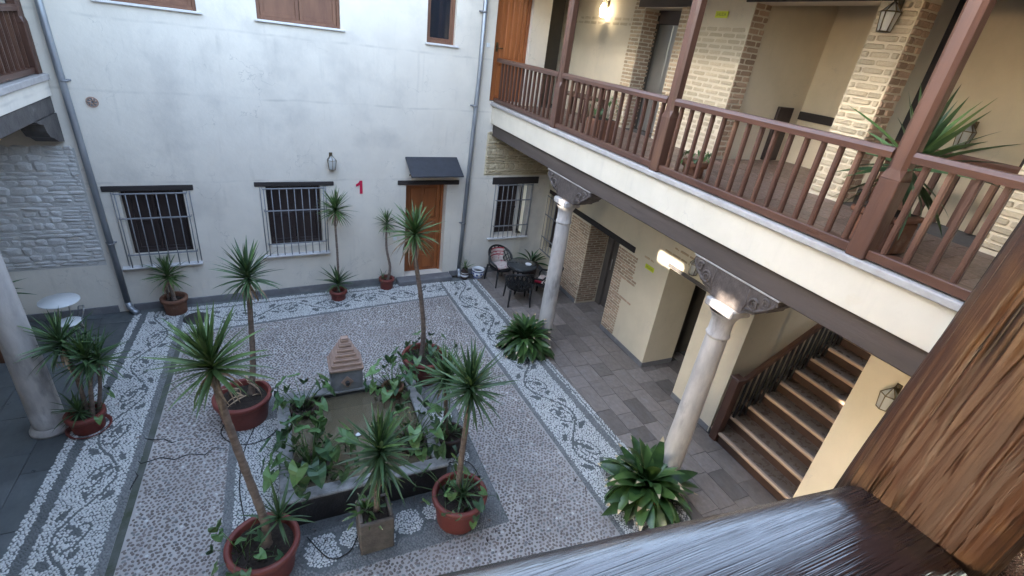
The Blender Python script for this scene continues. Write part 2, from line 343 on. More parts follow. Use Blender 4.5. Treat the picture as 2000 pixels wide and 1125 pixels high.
def holed_wall(mb, P, a0, a1, z0, z1, holes, thick, m=0, step=None, mr=None):
    """P(a, d, z) -> point; front face at d=0, back at d=thick; holes = [(a0,a1,z0,z1)]"""
    A = sorted(set([a0, a1] + [h[i] for h in holes for i in (0, 1)])); Z = sorted(set([z0, z1] + [h[i] for h in holes for i in (2, 3)]))
    mr = m if mr is None else mr
    for i in range(len(A)-1):
        for j in range(len(Z)-1):
            ca, cz = (A[i]+A[i+1])/2, (Z[j]+Z[j+1])/2
            if any(h[0] < ca < h[1] and h[2] < cz < h[3] for h in holes): continue
            for d in (0, thick):
                q = [P(A[i],d,Z[j]), P(A[i+1],d,Z[j]), P(A[i+1],d,Z[j+1]), P(A[i],d,Z[j+1])]
                mb.poly(q if d == 0 else q[::-1], m)
    for h in holes:
        b0, b1, y0, y1 = h
        for p, q in (((b0,y0),(b0,y1)), ((b1,y1),(b1,y0)), ((b0,y1),(b1,y1)), ((b1,y0),(b0,y0))):
            if p[1] == q[1] == z0: continue
            mb.poly([P(p[0],0,p[1]), P(p[0],thick,p[1]), P(q[0],thick,q[1]), P(q[0],0,q[1])], mr)

# unit brick/stone meshes, shared
def brick_mesh(name, m, jit, seed, bev=.12):
    r = random.Random(seed); bm = bmesh.new(); bmesh.ops.create_cube(bm, size=1)
    bmesh.ops.bevel(bm, geom=bm.edges[:], offset=bev, segments=1, affect='EDGES')
    for v in bm.verts: v.co += Vector((r.uniform(-jit,jit), r.uniform(-jit,jit), r.uniform(-jit,jit)))
    bm.faces.ensure_lookup_table()
    me = bpy.data.meshes.new(name); bm.to_mesh(me); bm.free(); me.materials.append(m); return me
BR = {k: [brick_mesh('brick_' + k, M[m], .05, i + 7*len(k)) for i in range(5)] for k, m in (('buff','brick'), ('red','brick_red'), ('white','brick_white'))}
ST = {k: [brick_mesh('stone_' + k, M[m], .09, i + 50, .22) for i in range(7)] for k, m in (('grey','stone'), ('ochre','stone_y'))}
def place_piece(name, me, parent, c, sx, sy, sz, rz=0.0, tilt=0.0):
    return link(name, me, parent, c, (0, tilt, rz), (sx, sy, sz))
def brick_face(parent, kind, org, ax, length, z0, z1, course, bl, proud=.012, depth=.06, joint=.012, edge=None, seed=0, name='brick', jz=.0):
    """bricks on a face: org corner, ax unit direction along the face, outward normal = rot(-90) of ax; edge(z)->(a,b) trims"""
    r = random.Random(seed); ax = Vector(ax); nrm = Vector((ax.y, -ax.x, 0)); rz = math.atan2(ax.y, ax.x); n = 0
    k = 0; z = z0
    while z + course*.8 <= z1:
        lo, hi = (0, length) if edge is None else edge(z + course/2)
        x = lo - (bl/2 if k % 2 else 0) - r.uniform(0, .04)
        while x < hi:
            l = bl * r.uniform(.9, 1.1); a = max(x, lo) ; b = min(x + l, hi)
            if b - a > .05:
                c = Vector(org) + ax * ((a+b)/2) + nrm * (proud - depth/2 + r.uniform(-.004, .004)) + Vector((0,0,z+course/2+r.uniform(-jz,jz)))
                place_piece(name, r.choice(BR[kind]), parent, c, b-a-joint, depth, course-joint, rz, r.uniform(-.008,.008)); n += 1
            x += l
        z += course; k += 1
    return n

# ------------------------------------------------------------------ ground, pebbles, mosaic
def lin(y): return -1.86 - .022 * (8.56 - y)          # inner edge of the left mosaic band
def lout(y): return -2.66 - .05 * (9.0 - y)
def rin(y): return 3.10 + .045 * (9.06 - y)
def rout(y): return 4.00 + .058 * (9.7 - y)
def bin_(x): return 8.56 + .101 * (x + 1.85)          # inner edge of the band along the back wall
FX0, FX1, FY0, FY1 = -.34, 1.57, 4.12, 6.02           # fountain outline
RX0, RX1, RY0, RY1 = -.95, 2.15, 3.42, 6.52           # mosaic ring round the fountain

g = MB(); g.poly([(-60,-60,-.08),(60,-60,-.08),(60,60,-.08),(-60,60,-.08)])
struct('ground', g, M['grout'], 'bare ground sheet beneath the whole courtyard')
g = MB(); g.poly([(lin(1.2),1.2,0),(rin(1.2),1.2,0),(rin(9.06),9.06,0),(lin(8.56),8.56,0)])
court = struct('courtyard_floor', g, M['mortar_p'], 'courtyard floor of brown pebbles set in pinkish mortar')
g = MB()
yl = [1.2, 3, 5, 7, 8.56]
for a, b in zip(yl, yl[1:]): g.poly([(lout(a),a,.004),(lin(a),a,.004),(lin(b),b,.004),(lout(b),b,.004)])
yr = [1.2, 3, 5, 7, 9.06]
for a, b in zip(yr, yr[1:]): g.poly([(rin(a),a,.004),(rout(a),a,.004),(rout(b),b,.004),(rin(b),b,.004)])
g.poly([(lout(8.56),8.56,.004),(lin(8.56),8.56,.004),(-1.86,wall_y(-1.86),.004),(-2.66,wall_y(-2.66),.004)])
g.poly([(-1.86,8.56,.004),(3.10,9.06,.004),(3.10,wall_y(3.1),.004),(-1.86,wall_y(-1.86),.004)])
g.poly([(3.10,9.06,.004),(rout(9.06),9.06,.004),(4.0,wall_y(4.0)-.3,.004),(3.10,wall_y(3.1),.004)])
g.poly([(RX0,RY0,.004),(RX1,RY0,.004),(RX1,RY1,.004),(RX0,RY1,.004)])
g2 = MB()
for a, b in zip(yl, yl[1:]): g2.poly([(lin(a)+.004,a,.0035),(lin(a)+.085,a,.0035),(lin(b)+.085,b,.0035),(lin(b)+.004,b,.0035)])
struct('edging_strip', g2, M['edging'], 'mossy dark edging strip between the left mosaic and the pebbles')
mosaic = struct('mosaic_path', g, M['mosaic_bed'], 'pebble mosaic path of white stones with dark scrolling vines')

def vine_points(lam, w):
    """dark vine of one wavelength: stem, two spirals, leaves; coordinates s in [0,lam), t in [0,w]"""
    mid = w * .5; amp = w * .33; L = []; leaves = []
    for s in np.linspace(0, lam, 120, endpoint=False): L.append((s, mid + amp * math.sin(2*PI*s/lam), .0165))
    for k, sg in ((.25, 1), (.75, -1)):
        cs, ct = lam * k, mid + sg * (-.02)
        for th in np.linspace(0, 3.6*PI, 90):
            r = .235 * (1 - th / (4.3*PI)) ** 1.1
            L.append((cs + r * math.cos(th + PI*(.15 if sg > 0 else 1.15)) * 1.05, ct + sg * r * math.sin(th) * .78, .0125))
        leaves += [(cs+.03, ct, .075, .035, .7*sg), (cs-.30, mid+sg*w*.30, .09, .038, .9*sg), (cs-.24, mid-sg*w*.10, .07, .03, -.5*sg), (cs+.30, mid+sg*w*.33, .08, .034, -.6*sg), (cs+.12, ct+sg*.1, .05, .026, 1.3*sg)]
    return np.array(L), leaves
def is_vine(s, t, lam, w):
    P, leaves = vine_points(lam, w); s = np.mod(s, lam); out = np.zeros(len(s), bool)
    for off in (-lam, 0, lam):
        for c in range(0, len(s), 4000):
            d2 = (s[c:c+4000, None] - (P[None, :, 0] + off))**2 + (t[c:c+4000, None] - P[None, :, 1])**2
            out[c:c+4000] |= (d2 < P[None, :, 2]**2).any(1)
        for a, b, ra, rb, an in leaves:
            ra, rb = ra*1.15, rb*1.15
            ds, dt = s - a - off, t - b; u = ds*math.cos(an) + dt*math.sin(an); v = -ds*math.sin(an) + dt*math.cos(an)
            out |= (np.abs(v) < rb * (1 - (u/ra)**2).clip(0)) & (np.abs(u) < ra)
    return out
def scatter(x0, x1, y0, y1, sp):
    nx, ny = int((x1-x0)/sp), int((y1-y0)/(sp*.88)); X, Y = np.meshgrid(np.arange(nx), np.arange(ny))
    X = x0 + (X + .5*(Y % 2)) * sp; Y = y0 + Y * sp * .88
    X = X + rng.uniform(-.27, .27, X.shape) * sp; Y = Y + rng.uniform(-.27, .27, Y.shape) * sp
    return X.ravel(), Y.ravel()
def pebble_mesh(name, x, y, mi, rad, h, z0, mats, parent, el=(.75, 1.3), squash=1.0):
    n = len(x); k = 6; ang = rng.uniform(0, 2*PI, n); e = rng.uniform(*el, n); r = rad * rng.uniform(.78, 1.15, n); hh = h * rng.uniform(.6, 1.2, n)
    th = np.arange(k) * 2*PI/k
    V = np.zeros((n, 2*k, 3), np.float32)
    for ring, (f, zz) in enumerate(((1.0, -.15), (.68, .85))):
        jr = rng.uniform(.86, 1.12, (n, k)) * f * r[:, None]
        px_, py_ = jr * np.cos(th)[None] * e[:, None], jr * np.sin(th)[None] / e[:, None] * squash
        ca, sa = np.cos(ang)[:, None], np.sin(ang)[:, None]
        V[:, ring*k:(ring+1)*k, 0] = x[:, None] + px_*ca - py_*sa; V[:, ring*k:(ring+1)*k, 1] = y[:, None] + px_*sa + py_*ca
        V[:, ring*k:(ring+1)*k, 2] = z0 + zz * hh[:, None]
    F = []
    q = np.array([[j, (j+1) % k, k + (j+1) % k, k + j] for j in range(k)])
    base = (np.arange(n) * 2*k)[:, None, None]; Q = (base + q[None]).reshape(-1, 4); C = (np.arange(n) * 2*k)[:, None] + np.arange(k, 2*k)[None]
    me = bpy.data.meshes.new(name)
    nl = Q.size + C.size; npol = len(Q) + len(C)
    me.vertices.add(n*2*k); me.vertices.foreach_set('co', V.ravel()); me.loops.add(nl); me.polygons.add(npol)
    me.loops.foreach_set('vertex_index', np.concatenate([Q.ravel(), C.ravel()]).astype(np.int32))
    me.polygons.foreach_set('loop_start', np.concatenate([np.arange(len(Q))*4, Q.size + np.arange(len(C))*k]).astype(np.int32))
    me.polygons.foreach_set('material_index', np.concatenate([np.repeat(mi, k), mi]).astype(np.int32))
    me.polygons.foreach_set('use_smooth', np.ones(npol, bool))
    for m in mats: me.materials.append(m)
    at = me.attributes.new('tone', 'FLOAT', 'POINT'); at.data.foreach_set('value', np.repeat(rng.uniform(0, 1, n), 2*k).astype(np.float32))
    me.update(); me.validate()
    o = link(name, me, parent); o['kind'] = 'stuff'; return o

# brown pebbles of the court
x, y = scatter(-2.1, 3.6, 1.2, 9.1, .047)
ok = (x > lin(y)+.10) & (x < rin(y)-.03) & (y < bin_(x)-.03) & ~((x > RX0) & (x < RX1) & (y > RY0) & (y < RY1))
x, y = x[ok], y[ok]; mi = np.where(rng.uniform(size=len(x)) < .02, 1, np.where(rng.uniform(size=len(x)) < .12, 2, 0))
pebble_mesh('pebbles', x, y, mi, .0182, .009, .001, [M['peb_brown'], M['peb_white'], M['peb_grey']], court)
# mosaic bands
PX, PY, PM = [], [], []
def band(x, y, s, t, w, stripes, lam):
    """stripes = [(t0,t1,mat)] override the vine field"""
    vine = is_vine(s, (t - stripes[0]) / (stripes[1]-stripes[0]) * .62, lam, .62); mi = np.where(vine & (t > stripes[0]) & (t < stripes[1]), 1, 0)
    for a, b, m in stripes[2:]: mi = np.where((t >= a) & (t < b), m, mi)
    PX.append(x); PY.append(y); PM.append(mi)
x, y = scatter(-3.2, -1.7, 1.2, 9.75, .0285); ok = (x > lout(y)) & (x < lin(y)) & (y < wall_y(-2.3)-.16); x, y = x[ok], y[ok]
W_ = lin(y) - lout(y); t = (lin(y) - x) / W_
band(x, y, y + .3, t, 1, [.12, .72, (0, .10, 2), (.76, .88, 1)], 1.55)
x, y = scatter(-1.9, 3.15, 8.5, 10.0, .0285); ok = (x > -1.86) & (x < 3.1) & (y > bin_(x)) & (y < wall_y(x)-.13); x, y = x[ok], y[ok]
t = (y - bin_(x)) / (wall_y(x) - .13 - bin_(x))
band(x, y, x + .5, t, 1, [.10, .80, (0, .06, 2), (.83, .88, 2)], 1.55)
x, y = scatter(3.0, 4.6, 1.2, 9.8, .0285); ok = (x > rin(y)) & (x < rout(y)) & (y < 9.72); x, y = x[ok], y[ok]
t = (x - rin(y)) / (rout(y) - rin(y))
band(x, y, y + .1, t, 1, [.10, .74, (0, .07, 2), (.78, .90, 2), (.93, .955, 2)], 1.55)
# ring round the fountain
x, y = scatter(RX0, RX1, RY0, RY1, .030); ok = ~((x > FX0) & (x < FX1) & (y > FY0) & (y < FY1)); x, y = x[ok], y[ok]
mi = np.zeros(len(x), int)
front = (y < FY0); right = (x > FX1); mi[front | right | (y > FY1)] = 2
dark = ((y > FY0-.13) & front) | ((x < FX1+.12) & right & (y < FY1)); mi[dark] = 1
edge = (x < RX0+.10) | (x > RX1-.08) | (y < RY0+.07) | (y > RY1-.07); mi[edge] = 2
for cx, cy, r in ((.06,3.74,.20),(.36,3.80,.13),(1.0,3.80,.17),(1.30,3.85,.11),(.72,3.66,.10),(1.85,4.6,.17),(1.85,5.4,.18),(-.2,6.27,.16),(.6,6.27,.18),(1.4,6.27,.17)):
    dd = np.hypot(x-cx, y-cy); mi = np.where(dd < r, 0, np.where((dd < r+.045), 1, mi))
PX.append(x); PY.append(y); PM.append(mi)
x, y, mi = map(np.concatenate, (PX, PY, PM))
pebble_mesh('pebbles', x, y, mi, .0148, .007, .005, [M['peb_white'], M['peb_dark'], M['peb_grey']], mosaic, el=(.85, 1.18))
for pts in ([(-1.98,6.1),(-1.85,6.02),(-1.72,6.0),(-1.62,5.9),(-1.5,5.93)], [(-2.0,5.75),(-1.9,5.62),(-1.7,5.66),(-1.55,5.58),(-1.4,5.63),(-1.22,5.56),(-1.12,5.66),(-.98,5.6)], [(-1.97,5.55),(-1.9,5.42),(-1.93,5.3),(-1.96,5.1)]):
    c = MB(); c.tube([(a, b, .003) for a, b in pts], [.004] + [.009]*(len(pts)-2) + [.003], 5); obj('crack', c, M['cable'], court)

# paved floors under the galleries: every slab a piece
slab_me = {}
for k, m in (('slab', 'slab'), ('dark', 'slab_d'), ('clay', 'tile_red')):
    b = MB(); b.cbox((-.5,-.5,-1), (.5,.5,0), .012); slab_me[k] = b.mesh('paving_' + k, M[m])
def pave(parent, kind, x0, x1, y0, y1, wx, l0, l1, top=0.0, seed=1, keep=None, gap=.008):
    r = random.Random(seed); x = x0
    while x < x1 - .05:
        ww = min(wx * r.uniform(.92, 1.08), x1 - x); y = y0 - r.uniform(0, l0)
        while y < y1:
            l = r.uniform(l0, l1); a, b = max(y, y0), min(y + l, y1)
            if b - a > .06 and (keep is None or keep(x + ww/2, (a+b)/2)):
                link('slab', slab_me[kind], parent, (x+ww/2, (a+b)/2, top + r.uniform(-.0015, .0015)), (r.uniform(-.002,.002), r.uniform(-.002,.002), 0), (ww-gap, b-a-gap, .03))
            y += l
        x += ww
g = MB(); g.poly([(3.9,1.0,-.012),(9,1.0,-.012),(9,11.9,-.012),(3.9,11.9,-.012)])
pr_ = struct('paved_passage', g, M['grout'], 'paved passage of grey stone slabs under the right gallery')
pave(pr_, 'slab', 4.0, 7.0, 1.6, 10.2, .31, .30, .62, 0, 4, lambda x, y: (x < 5.9 or 4.7 < y < 5.8 or 7.0 < y < 8.3) and x + .28 > rout(y))
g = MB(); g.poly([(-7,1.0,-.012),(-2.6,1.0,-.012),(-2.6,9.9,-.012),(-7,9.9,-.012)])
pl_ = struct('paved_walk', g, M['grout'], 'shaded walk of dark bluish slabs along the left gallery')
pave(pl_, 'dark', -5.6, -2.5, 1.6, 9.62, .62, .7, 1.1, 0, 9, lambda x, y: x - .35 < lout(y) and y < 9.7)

# ------------------------------------------------------------------ the white house closing the court (local x = along wall, y = into wall)
house = thing('rendered_house', 'tall whitewashed house wall with barred windows closing the far side of the courtyard', 'building', tuple(W0), YAW)
LP = lambda a, d, z: (a, d, z)
HOLES = [(-6.12,-5.23,1.05,2.22), (-3.95,-3.0,1.05,2.26), (-1.31,-.40,.12,2.24), (.85,1.63,.98,2.22),
         (-5.85,-4.62,5.0,6.25), (-3.80,-2.52,5.0,6.25), (-.98,-.42,4.96,6.2), (.42,1.21,4.0,6.05)]
g = MB(); holed_wall(g, LP, -9.5, 1.46, 0, 7.3, HOLES, .5); obj('wall', g, M['plaster'], house)
g = MB(); holed_wall(g, LP, 1.46, 2.33, 0, 3.93, [(1.4601,1.63,.98,2.22)], .5); g.box((1.46,.02,3.9),(1.48,1.5,6.4)); obj('wall', g, M['plaster'], house)
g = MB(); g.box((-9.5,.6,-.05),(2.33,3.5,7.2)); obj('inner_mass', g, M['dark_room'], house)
g = MB()
for a, b in ((-6.3,-1.52), (-.22,2.3)): g.cbox((a,-.022,0),(b,.01,.135), .004)
g.cbox((-9.5,-.022,0),(-6.52,.01,.14), .004); obj('plinth', g, M['plinth'], house)
g = MB(); g.cbox((-1.5,-.26,0),(-.24,.14,.115), .012); obj('doorstep', g, M['plinth'], house)
# lintels
for a, b, z0, z1 in ((-6.33,-5.07,2.225,2.315), (-4.13,-2.75,2.265,2.345), (-1.49,-.13,2.245,2.335), (.69,1.90,2.23,2.39)):
    g = MB(); g.cbox((a,-.025,z0),(b,.2,z1), .008)
    for i, v in enumerate(g.v): g.v[i] = (v[0], v[1], v[2] + .006*math.sin(v[0]*7) + random.uniform(-.003,.003))
    obj('lintel', g, M['lintel'], house)
def shutter_window(a, b, z0, z1, dep=.16, leaves=2, wood='shutter', glass=False, label=None):
    wdw = link('window', None, house, (0,0,0)); 
    if label: wdw['label'] = label
    f = MB(); t = .05
    f.cbox((a,dep,z0),(a+t,dep+.06,z1)); f.cbox((b-t,dep,z0),(b,dep+.06,z1)); f.cbox((a+t,dep,z1-t),(b-t,dep+.06,z1)); f.cbox((a+t,dep,z0),(b-t,dep+.06,z0+t))
    obj('frame', f, M['shutter' if wood == 'shutter' else 'winwood'], wdw)
    n = leaves; ww = (b - a - 2*t) / n
    for i in range(n):
        x0 = a + t + i*ww + .004; x1 = x0 + ww - .008; p = MB()
        if glass:
            obj('pane', MB().box((x0+.03,dep+.03,z0+t+.03),(x1-.03,dep+.036,z1-t-.03)), M['glass'], wdw)
            for q in (((x0,z0+t),(x0+.035,z1-t)), ((x1-.035,z0+t),(x1,z1-t)), ((x0+.035,z0+t),(x1-.035,z0+t+.04)), ((x0+.035,z1-t-.04),(x1-.035,z1-t))): p.cbox((q[0][0],dep+.012,q[0][1]),(q[1][0],dep+.05,q[1][1]), .004)
            obj('sash', p, M['winwood'], wdw)
        else:
            p.box((x0,dep+.035,z0+t),(x1,dep+.05,z1-t))
            s = .055; mid = z0 + (z1-z0)*.5
            for q in (((x0,z0+t),(x0+s,z1-t)), ((x1-s,z0+t),(x1,z1-t)), ((x0+s,z0+t),(x1-s,z0+t+s)), ((x0+s,z1-t-s),(x1-s,z1-t)), ((x0+s,mid-s/2),(x1-s,mid+s/2))): p.cbox((q[0][0],dep+.015,q[0][1]),(q[1][0],dep+.05,q[1][1]), .004)
            obj('shutter', p, M[wood], wdw)
    return wdw
def grille(wdw, a, b, z0, z1, nb, hz, out=.095):
    k = MB(); k.cbox((a-.15,-out-.02,z0-.045),(b+.07,.02,z0-.015), .006); obj('sill', k, M['sill'], wdw)
    for i in range(nb):
        x = a + (b-a)*i/(nb-1); k = MB(); k.tube([(x,-out,z0-.01),(x,-out,z1)], .0085, 6); obj('bar', k, M['iron'], wdw)
    for z in hz:
        k = MB(); k.cbox((a-.02,-out-.012,z-.011),(b+.02,-out+.012,z+.011), .003); obj('cross_bar', k, M['iron'], wdw)
        for x in (a-.02, b+.02): k = MB(); k.tube([(x,-out,z),(x,.03,z)], .007, 6); obj('bracket', k, M['iron'], wdw)
    for x in (a-.055, b+.055):
        k = MB(); k.tube([(x,-.012,z0-.01),(x,-.012,z1)], .008, 6); obj('side_bar', k, M['iron'], wdw)
w1 = shutter_window(-6.12,-5.23,1.05,2.22, label='dark shuttered window nearest the left drainpipe'); grille(w1,-6.16,-5.19,.90,2.215,8,(1.12,1.78,2.205))
w2 = shutter_window(-3.95,-3.0,1.05,2.26, label='dark shuttered window below the wall lantern'); grille(w2,-3.99,-2.96,.92,2.255,9,(1.15,1.82,2.245))
w3 = shutter_window(.85,1.63,.98,2.22, label='dark window in the nook beside the drainpipe'); grille(w3,.83,1.72,.93,2.225,8,(1.22,1.85,2.215), .06)
for (a, b, z0, z1, n, gl) in ((-5.85,-4.62,5.0,6.25,2,False), (-3.80,-2.52,5.0,6.25,2,False), (-.98,-.42,4.96,6.2,1,True)):
    wdw = shutter_window(a, b, z0, z1, .05 if not gl else .08, n, 'winwood', gl)
    k = MB(); k.cbox((a-.03,-.05,z0-.035),(b+.07,.05,z0-.002), .006); obj('sill', k, M['sill'], wdw)
def panel_door(parent, a, b, z0, z1, dep, wood, rows, cols, name='door', label=None):
    d = link(name, None, parent, (0,0,0))
    if label: d['label'] = label
    f = MB(); t = .06
    f.cbox((a,dep-.03,z0),(a+t,dep+.06,z1)); f.cbox((b-t,dep-.03,z0),(b,dep+.06,z1)); f.cbox((a+t,dep-.03,z1-t),(b-t,dep+.06,z1)); obj('frame', f, M[wood], d)
    a += t + .004; b -= t + .004; z1 -= t + .004; z0 += .008
    p = MB(); p.box((a,dep+.02,z0),(b,dep+.05,z1)); s = .085
    p.cbox((a,dep,z0),(a+s,dep+.03,z1), .004); p.cbox((b-s,dep,z0),(b,dep+.03,z1), .004)
    zs = [z0] + [z0 + (z1-z0)*r for r in rows] + [z1]
    for z in zs: p.cbox((a+s,dep+.001,max(z0,z-s/2)),(b-s,dep+.03,min(z1,z+s/2)), .004)
    obj('leaf', p, M[wood], d)
    for i in range(len(zs)-1):
        for c in range(cols):
            w_ = (b-a-2*s)/cols; x0 = a+s+c*w_+.02; x1 = x0+w_-.04
            q = MB(); q.cbox((x0,dep+.004,zs[i]+s/2+.025),(x1,dep+.03,zs[i+1]-s/2-.025), .02); obj('panel', q, M[wood], d)
    q = MB(); q.tube([(a+.05,dep-.005,z0+1.0),(a+.05,dep-.05,z0+1.0),(a+.16,dep-.05,z0+1.0)], .011, 8); q.cbox((a+.025,dep-.006,z0+.93),(a+.075,dep+.004,z0+1.1), .004); obj('handle', q, M['brass'], d)
    return d
panel_door(house, -1.31, -.40, .12, 2.24, .22, 'door', (.22, .60), 2, label='varnished brown panelled door under the slate canopy')
panel_door(house, .42, 1.21, 4.0, 6.05, .12, 'door2', (.38,), 4, label='orange varnished door at the end of the upper gallery')
# exposed rubble left of the drainpipe
g = MB(); g.box((-8.6,-.004,.94),(-6.52,.02,2.92)); obj('mortar_patch', g, M['mortar_d'], house)
r = random.Random(3); z = .96; row = 0
while z < 2.86:
    thin = (row % 5 in (0, 1)) ; h = r.uniform(.055, .07) if thin else r.uniform(.09, .15); x = -8.5
    while x < -6.56:
        bricky = x > -7.02
        l = r.uniform(.20, .30) if (thin or bricky) else r.uniform(.12, .24); l = min(l, -6.54 - x)
        if l > .06:
            hh = h if not bricky or thin else h/2
            for q in range(1 if hh == h else 2):
                link('stone', r.choice(ST['grey']), house, (x+l/2, .016+r.uniform(-.010,.008), z+hh*(q+.5)+r.uniform(-.006,.006)), (0, r.uniform(-.05,.05), 0), (l-.014, .07+r.uniform(-.01,.02), hh-.012))
        x += l
    z += h; row += 1
# exposed ochre masonry over the nook window
g = MB(); g.box((.45,-.004,2.43),(2.3,.02,3.36)); obj('mortar_patch', g, M['mortar'], house)
z = 2.45; row = 0
while z < 3.34:
    thin = row % 4 != 2; h = .058 if thin else .14; x = .47
    while x < 2.27:
        l = min(r.uniform(.18,.30) if thin else r.uniform(.09,.16), 2.28 - x)
        if l > .05: link('stone', r.choice(ST['ochre']), house, (x+l/2, -.004+r.uniform(-.008,.006), z+h/2), (0, r.uniform(-.04,.04), 0), (l-.012, .06, h-.012))
        x += l
    z += h; row += 1
# tiled eave
g = MB(); g.box((-9.5,-.55,7.3),(2.33,1.5,7.42)); obj('eave', g, M['soffit'], house)

# canopy, number, vent, switches
cp = thing('door_canopy', 'dark slate sheet canopy tilted above the varnished house door', 'canopy', tuple(W0), YAW)
a0, a1 = -1.34, -.22
g = MB(); g.prism([(0,2.80),(0,2.83),(-.46,2.55),(-.46,2.525)], 'x', a0, a1); obj('sheet', g, M['slate'], cp)
for a in (a0+.1, a1-.1):
    g = MB(); g.tube([(a,0,2.45),(a,-.34,2.58)], .012, 6); obj('strut', g, M['lintel'], cp)
g = MB(); o1 = [(.115,0),(.115,.265),(.062,.265),(.055,.242),(.03,.213),(-.008,.194),(-.008,.147),(.028,.158),(.062,.181),(.062,0)]
g.prism([(-2.32+a, 2.085+b) for a, b in o1], 'y', -.016, -.002)
nb_ = obj('house_number', g, M['red'], None, tuple(W0), (0,0,YAW)); tag(nb_, 'red numeral 1 fixed to the white wall between window and door', 'number')
vt = thing('wall_vent', 'round terracotta vent rosette high on the white wall near the left drainpipe', 'vent', tuple(bw(-6.157,0,3.605)), YAW)
g = MB()
for i in range(32):
    q = 2*PI*i/32; q2 = 2*PI*(i+1)/32
    g.poly([(.060*math.cos(q),-.012,.060*math.sin(q)),(.078*math.cos(q),-.012,.078*math.sin(q)),(.078*math.cos(q2),-.012,.078*math.sin(q2)),(.060*math.cos(q2),-.012,.060*math.sin(q2))])
    g.poly([(.078*math.cos(q),-.012,.078*math.sin(q)),(.078*math.cos(q),0,.078*math.sin(q)),(.078*math.cos(q2),0,.078*math.sin(q2)),(.078*math.cos(q2),-.012,.078*math.sin(q2))])
obj('ring', g, M['spout_top'], vt)
g = MB(); g.poly([(.062*math.cos(2*PI*i/24),-.003,.062*math.sin(2*PI*i/24)) for i in range(24)]); obj('backing', g, M['spout'], vt)
for i in range(7):
    q = 2*PI*i/7; g = MB(); g.tube([(.016*math.cos(q),-.008,.016*math.sin(q)),(.038*math.cos(q+.35),-.010,.038*math.sin(q+.35)),(.062*math.cos(q+.45),-.008,.062*math.sin(q+.45))], .009, 5); obj('petal', g, M['spout_top'], vt)
for u_, z_, lb in ((-1.535,1.06,'small white bell push beside the varnished house door'), (.277,5.04,'small white switch at the end of the upper gallery rail')):
    g = MB(); g.cbox((-.04,-.016,-.04),(.04,-.002,.04), .006); g.cbox((-.018,-.022,-.022),(.018,-.016,.022), .003)
    tag(obj('wall_switch', g, M['white'], None, tuple(bw(u_,0,z_)), (0,0,YAW)), lb, 'switch')

# downpipes
def downpipe(u0, u1, ztop, zbot, knee, label):
    t = thing('drainpipe', label, 'pipe', tuple(bw(u1,0,0)), YAW, 'drainpipes on the house wall')
    du = u0 - u1; D = -.075
    pts = [(du,D,ztop),(du*.9,D,4.6),(du*.55,D,3.0),(0,D,zbot+.12)]
    g = MB(); g.tube(pts, .046, 14); obj('pipe', g, M['pipe'], t)
    g = MB(); g.tube([(0,D,zbot+.16),(.01,D-.005,zbot+.06),(.06*knee,D-.05,zbot+.0),(.13*knee,D-.12,zbot-.03)], .05, 14); obj('shoe', g, M['pipe'], t)
    for z in (3.9, 1.35, 5.6):
        f = max(0, min(1, (z - zbot) / (ztop - zbot))) * du
        g = MB(); g.lathe([(.048,-.014),(.056,-.014),(.056,.014),(.048,.014)], 16, (f,D,z)); g.cbox((f-.075,D+.04,z-.012),(f+.075,D+.074,z+.012), .004); obj('clamp', g, M['iron'], t)
    return t
downpipe(-6.45,-6.36,7.25,.06,1,'galvanised drainpipe at the left end of the white wall')
downpipe(.13,-.01,7.25,.06,0.001,'galvanised drainpipe right of the house door')

# ------------------------------------------------------------------ right wing: gallery house
gal = thing('gallery_house', 'cream two-storey gallery wing with brick piers along the right of the courtyard', 'building')
GX, UX = 5.85, 5.90                       # ground-floor and upper wall planes
RP = lambda a, d, z: (GX + d, a, z)
g = MB(); holed_wall(g, RP, .8, 10.2, 0, 3.5, [(9.05,10.0,.62,2.0), (7.1,8.16,0,1.93), (4.8,5.67,0,2.08), (2.4,3.9,0,3.2)], .73); obj('wall', g, M['cream'], gal)
# recess and passage backs, stair room
g = MB(); g.box((6.60,7.05,0),(6.68,8.2,2.1)); obj('wall', g, M['cream'], gal)
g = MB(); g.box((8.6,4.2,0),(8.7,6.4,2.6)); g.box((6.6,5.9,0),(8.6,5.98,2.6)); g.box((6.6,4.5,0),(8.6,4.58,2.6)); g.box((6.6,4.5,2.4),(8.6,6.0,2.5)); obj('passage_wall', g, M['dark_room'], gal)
g = MB(); g.box((6.6,3.98,0),(10.2,4.08,3.9)); g.box((6.6,2.28,0),(10.2,2.36,3.9)); g.box((10.2,2.2,0),(10.3,4.1,3.9)); obj('stair_wall', g, M['cream'], gal)
g = MB(); g.box((7.9,3.88,2.05),(8.6,3.975,3.4)); obj('niche_panel', g, M['plaster'], gal)
# skirting
for a, b in ((8.2,10.1), (5.67,7.1), (3.92,4.8), (.9,2.36)): g = MB(); g.cbox((GX-.015,a+.001,0),(GX+.01,b-.001,.10), .004); obj('skirting', g, M['plinth'], gal)
g = MB(); g.cbox((GX-.012,5.652,0),(6.57,5.669,.10), .004); obj('skirting', g, M['plinth'], gal)
g = MB(); g.cbox((GX-.010,3.902,0),(6.57,3.889,.10), .004); obj('skirting', g, M['plinth'], gal)
g = MB(); g.cbox((GX-.02,6.62,1.935),(GX+.6,8.95,2.05), .008); obj('lintel', g, M['lintel'], gal)
g = MB(); g.cbox((GX-.02,4.62,2.085),(GX+.5,5.72,2.16), .008)
for i, v in enumerate(g.v): g.v[i] = (v[0], v[1], v[2] + random.uniform(-.006,.006))
obj('lintel', g, M['beam_x'], gal)
g = MB(); g.cbox((GX-.02,8.98,2.005),(GX+.25,10.08,2.10), .008); obj('lintel', g, M['lintel'], gal)
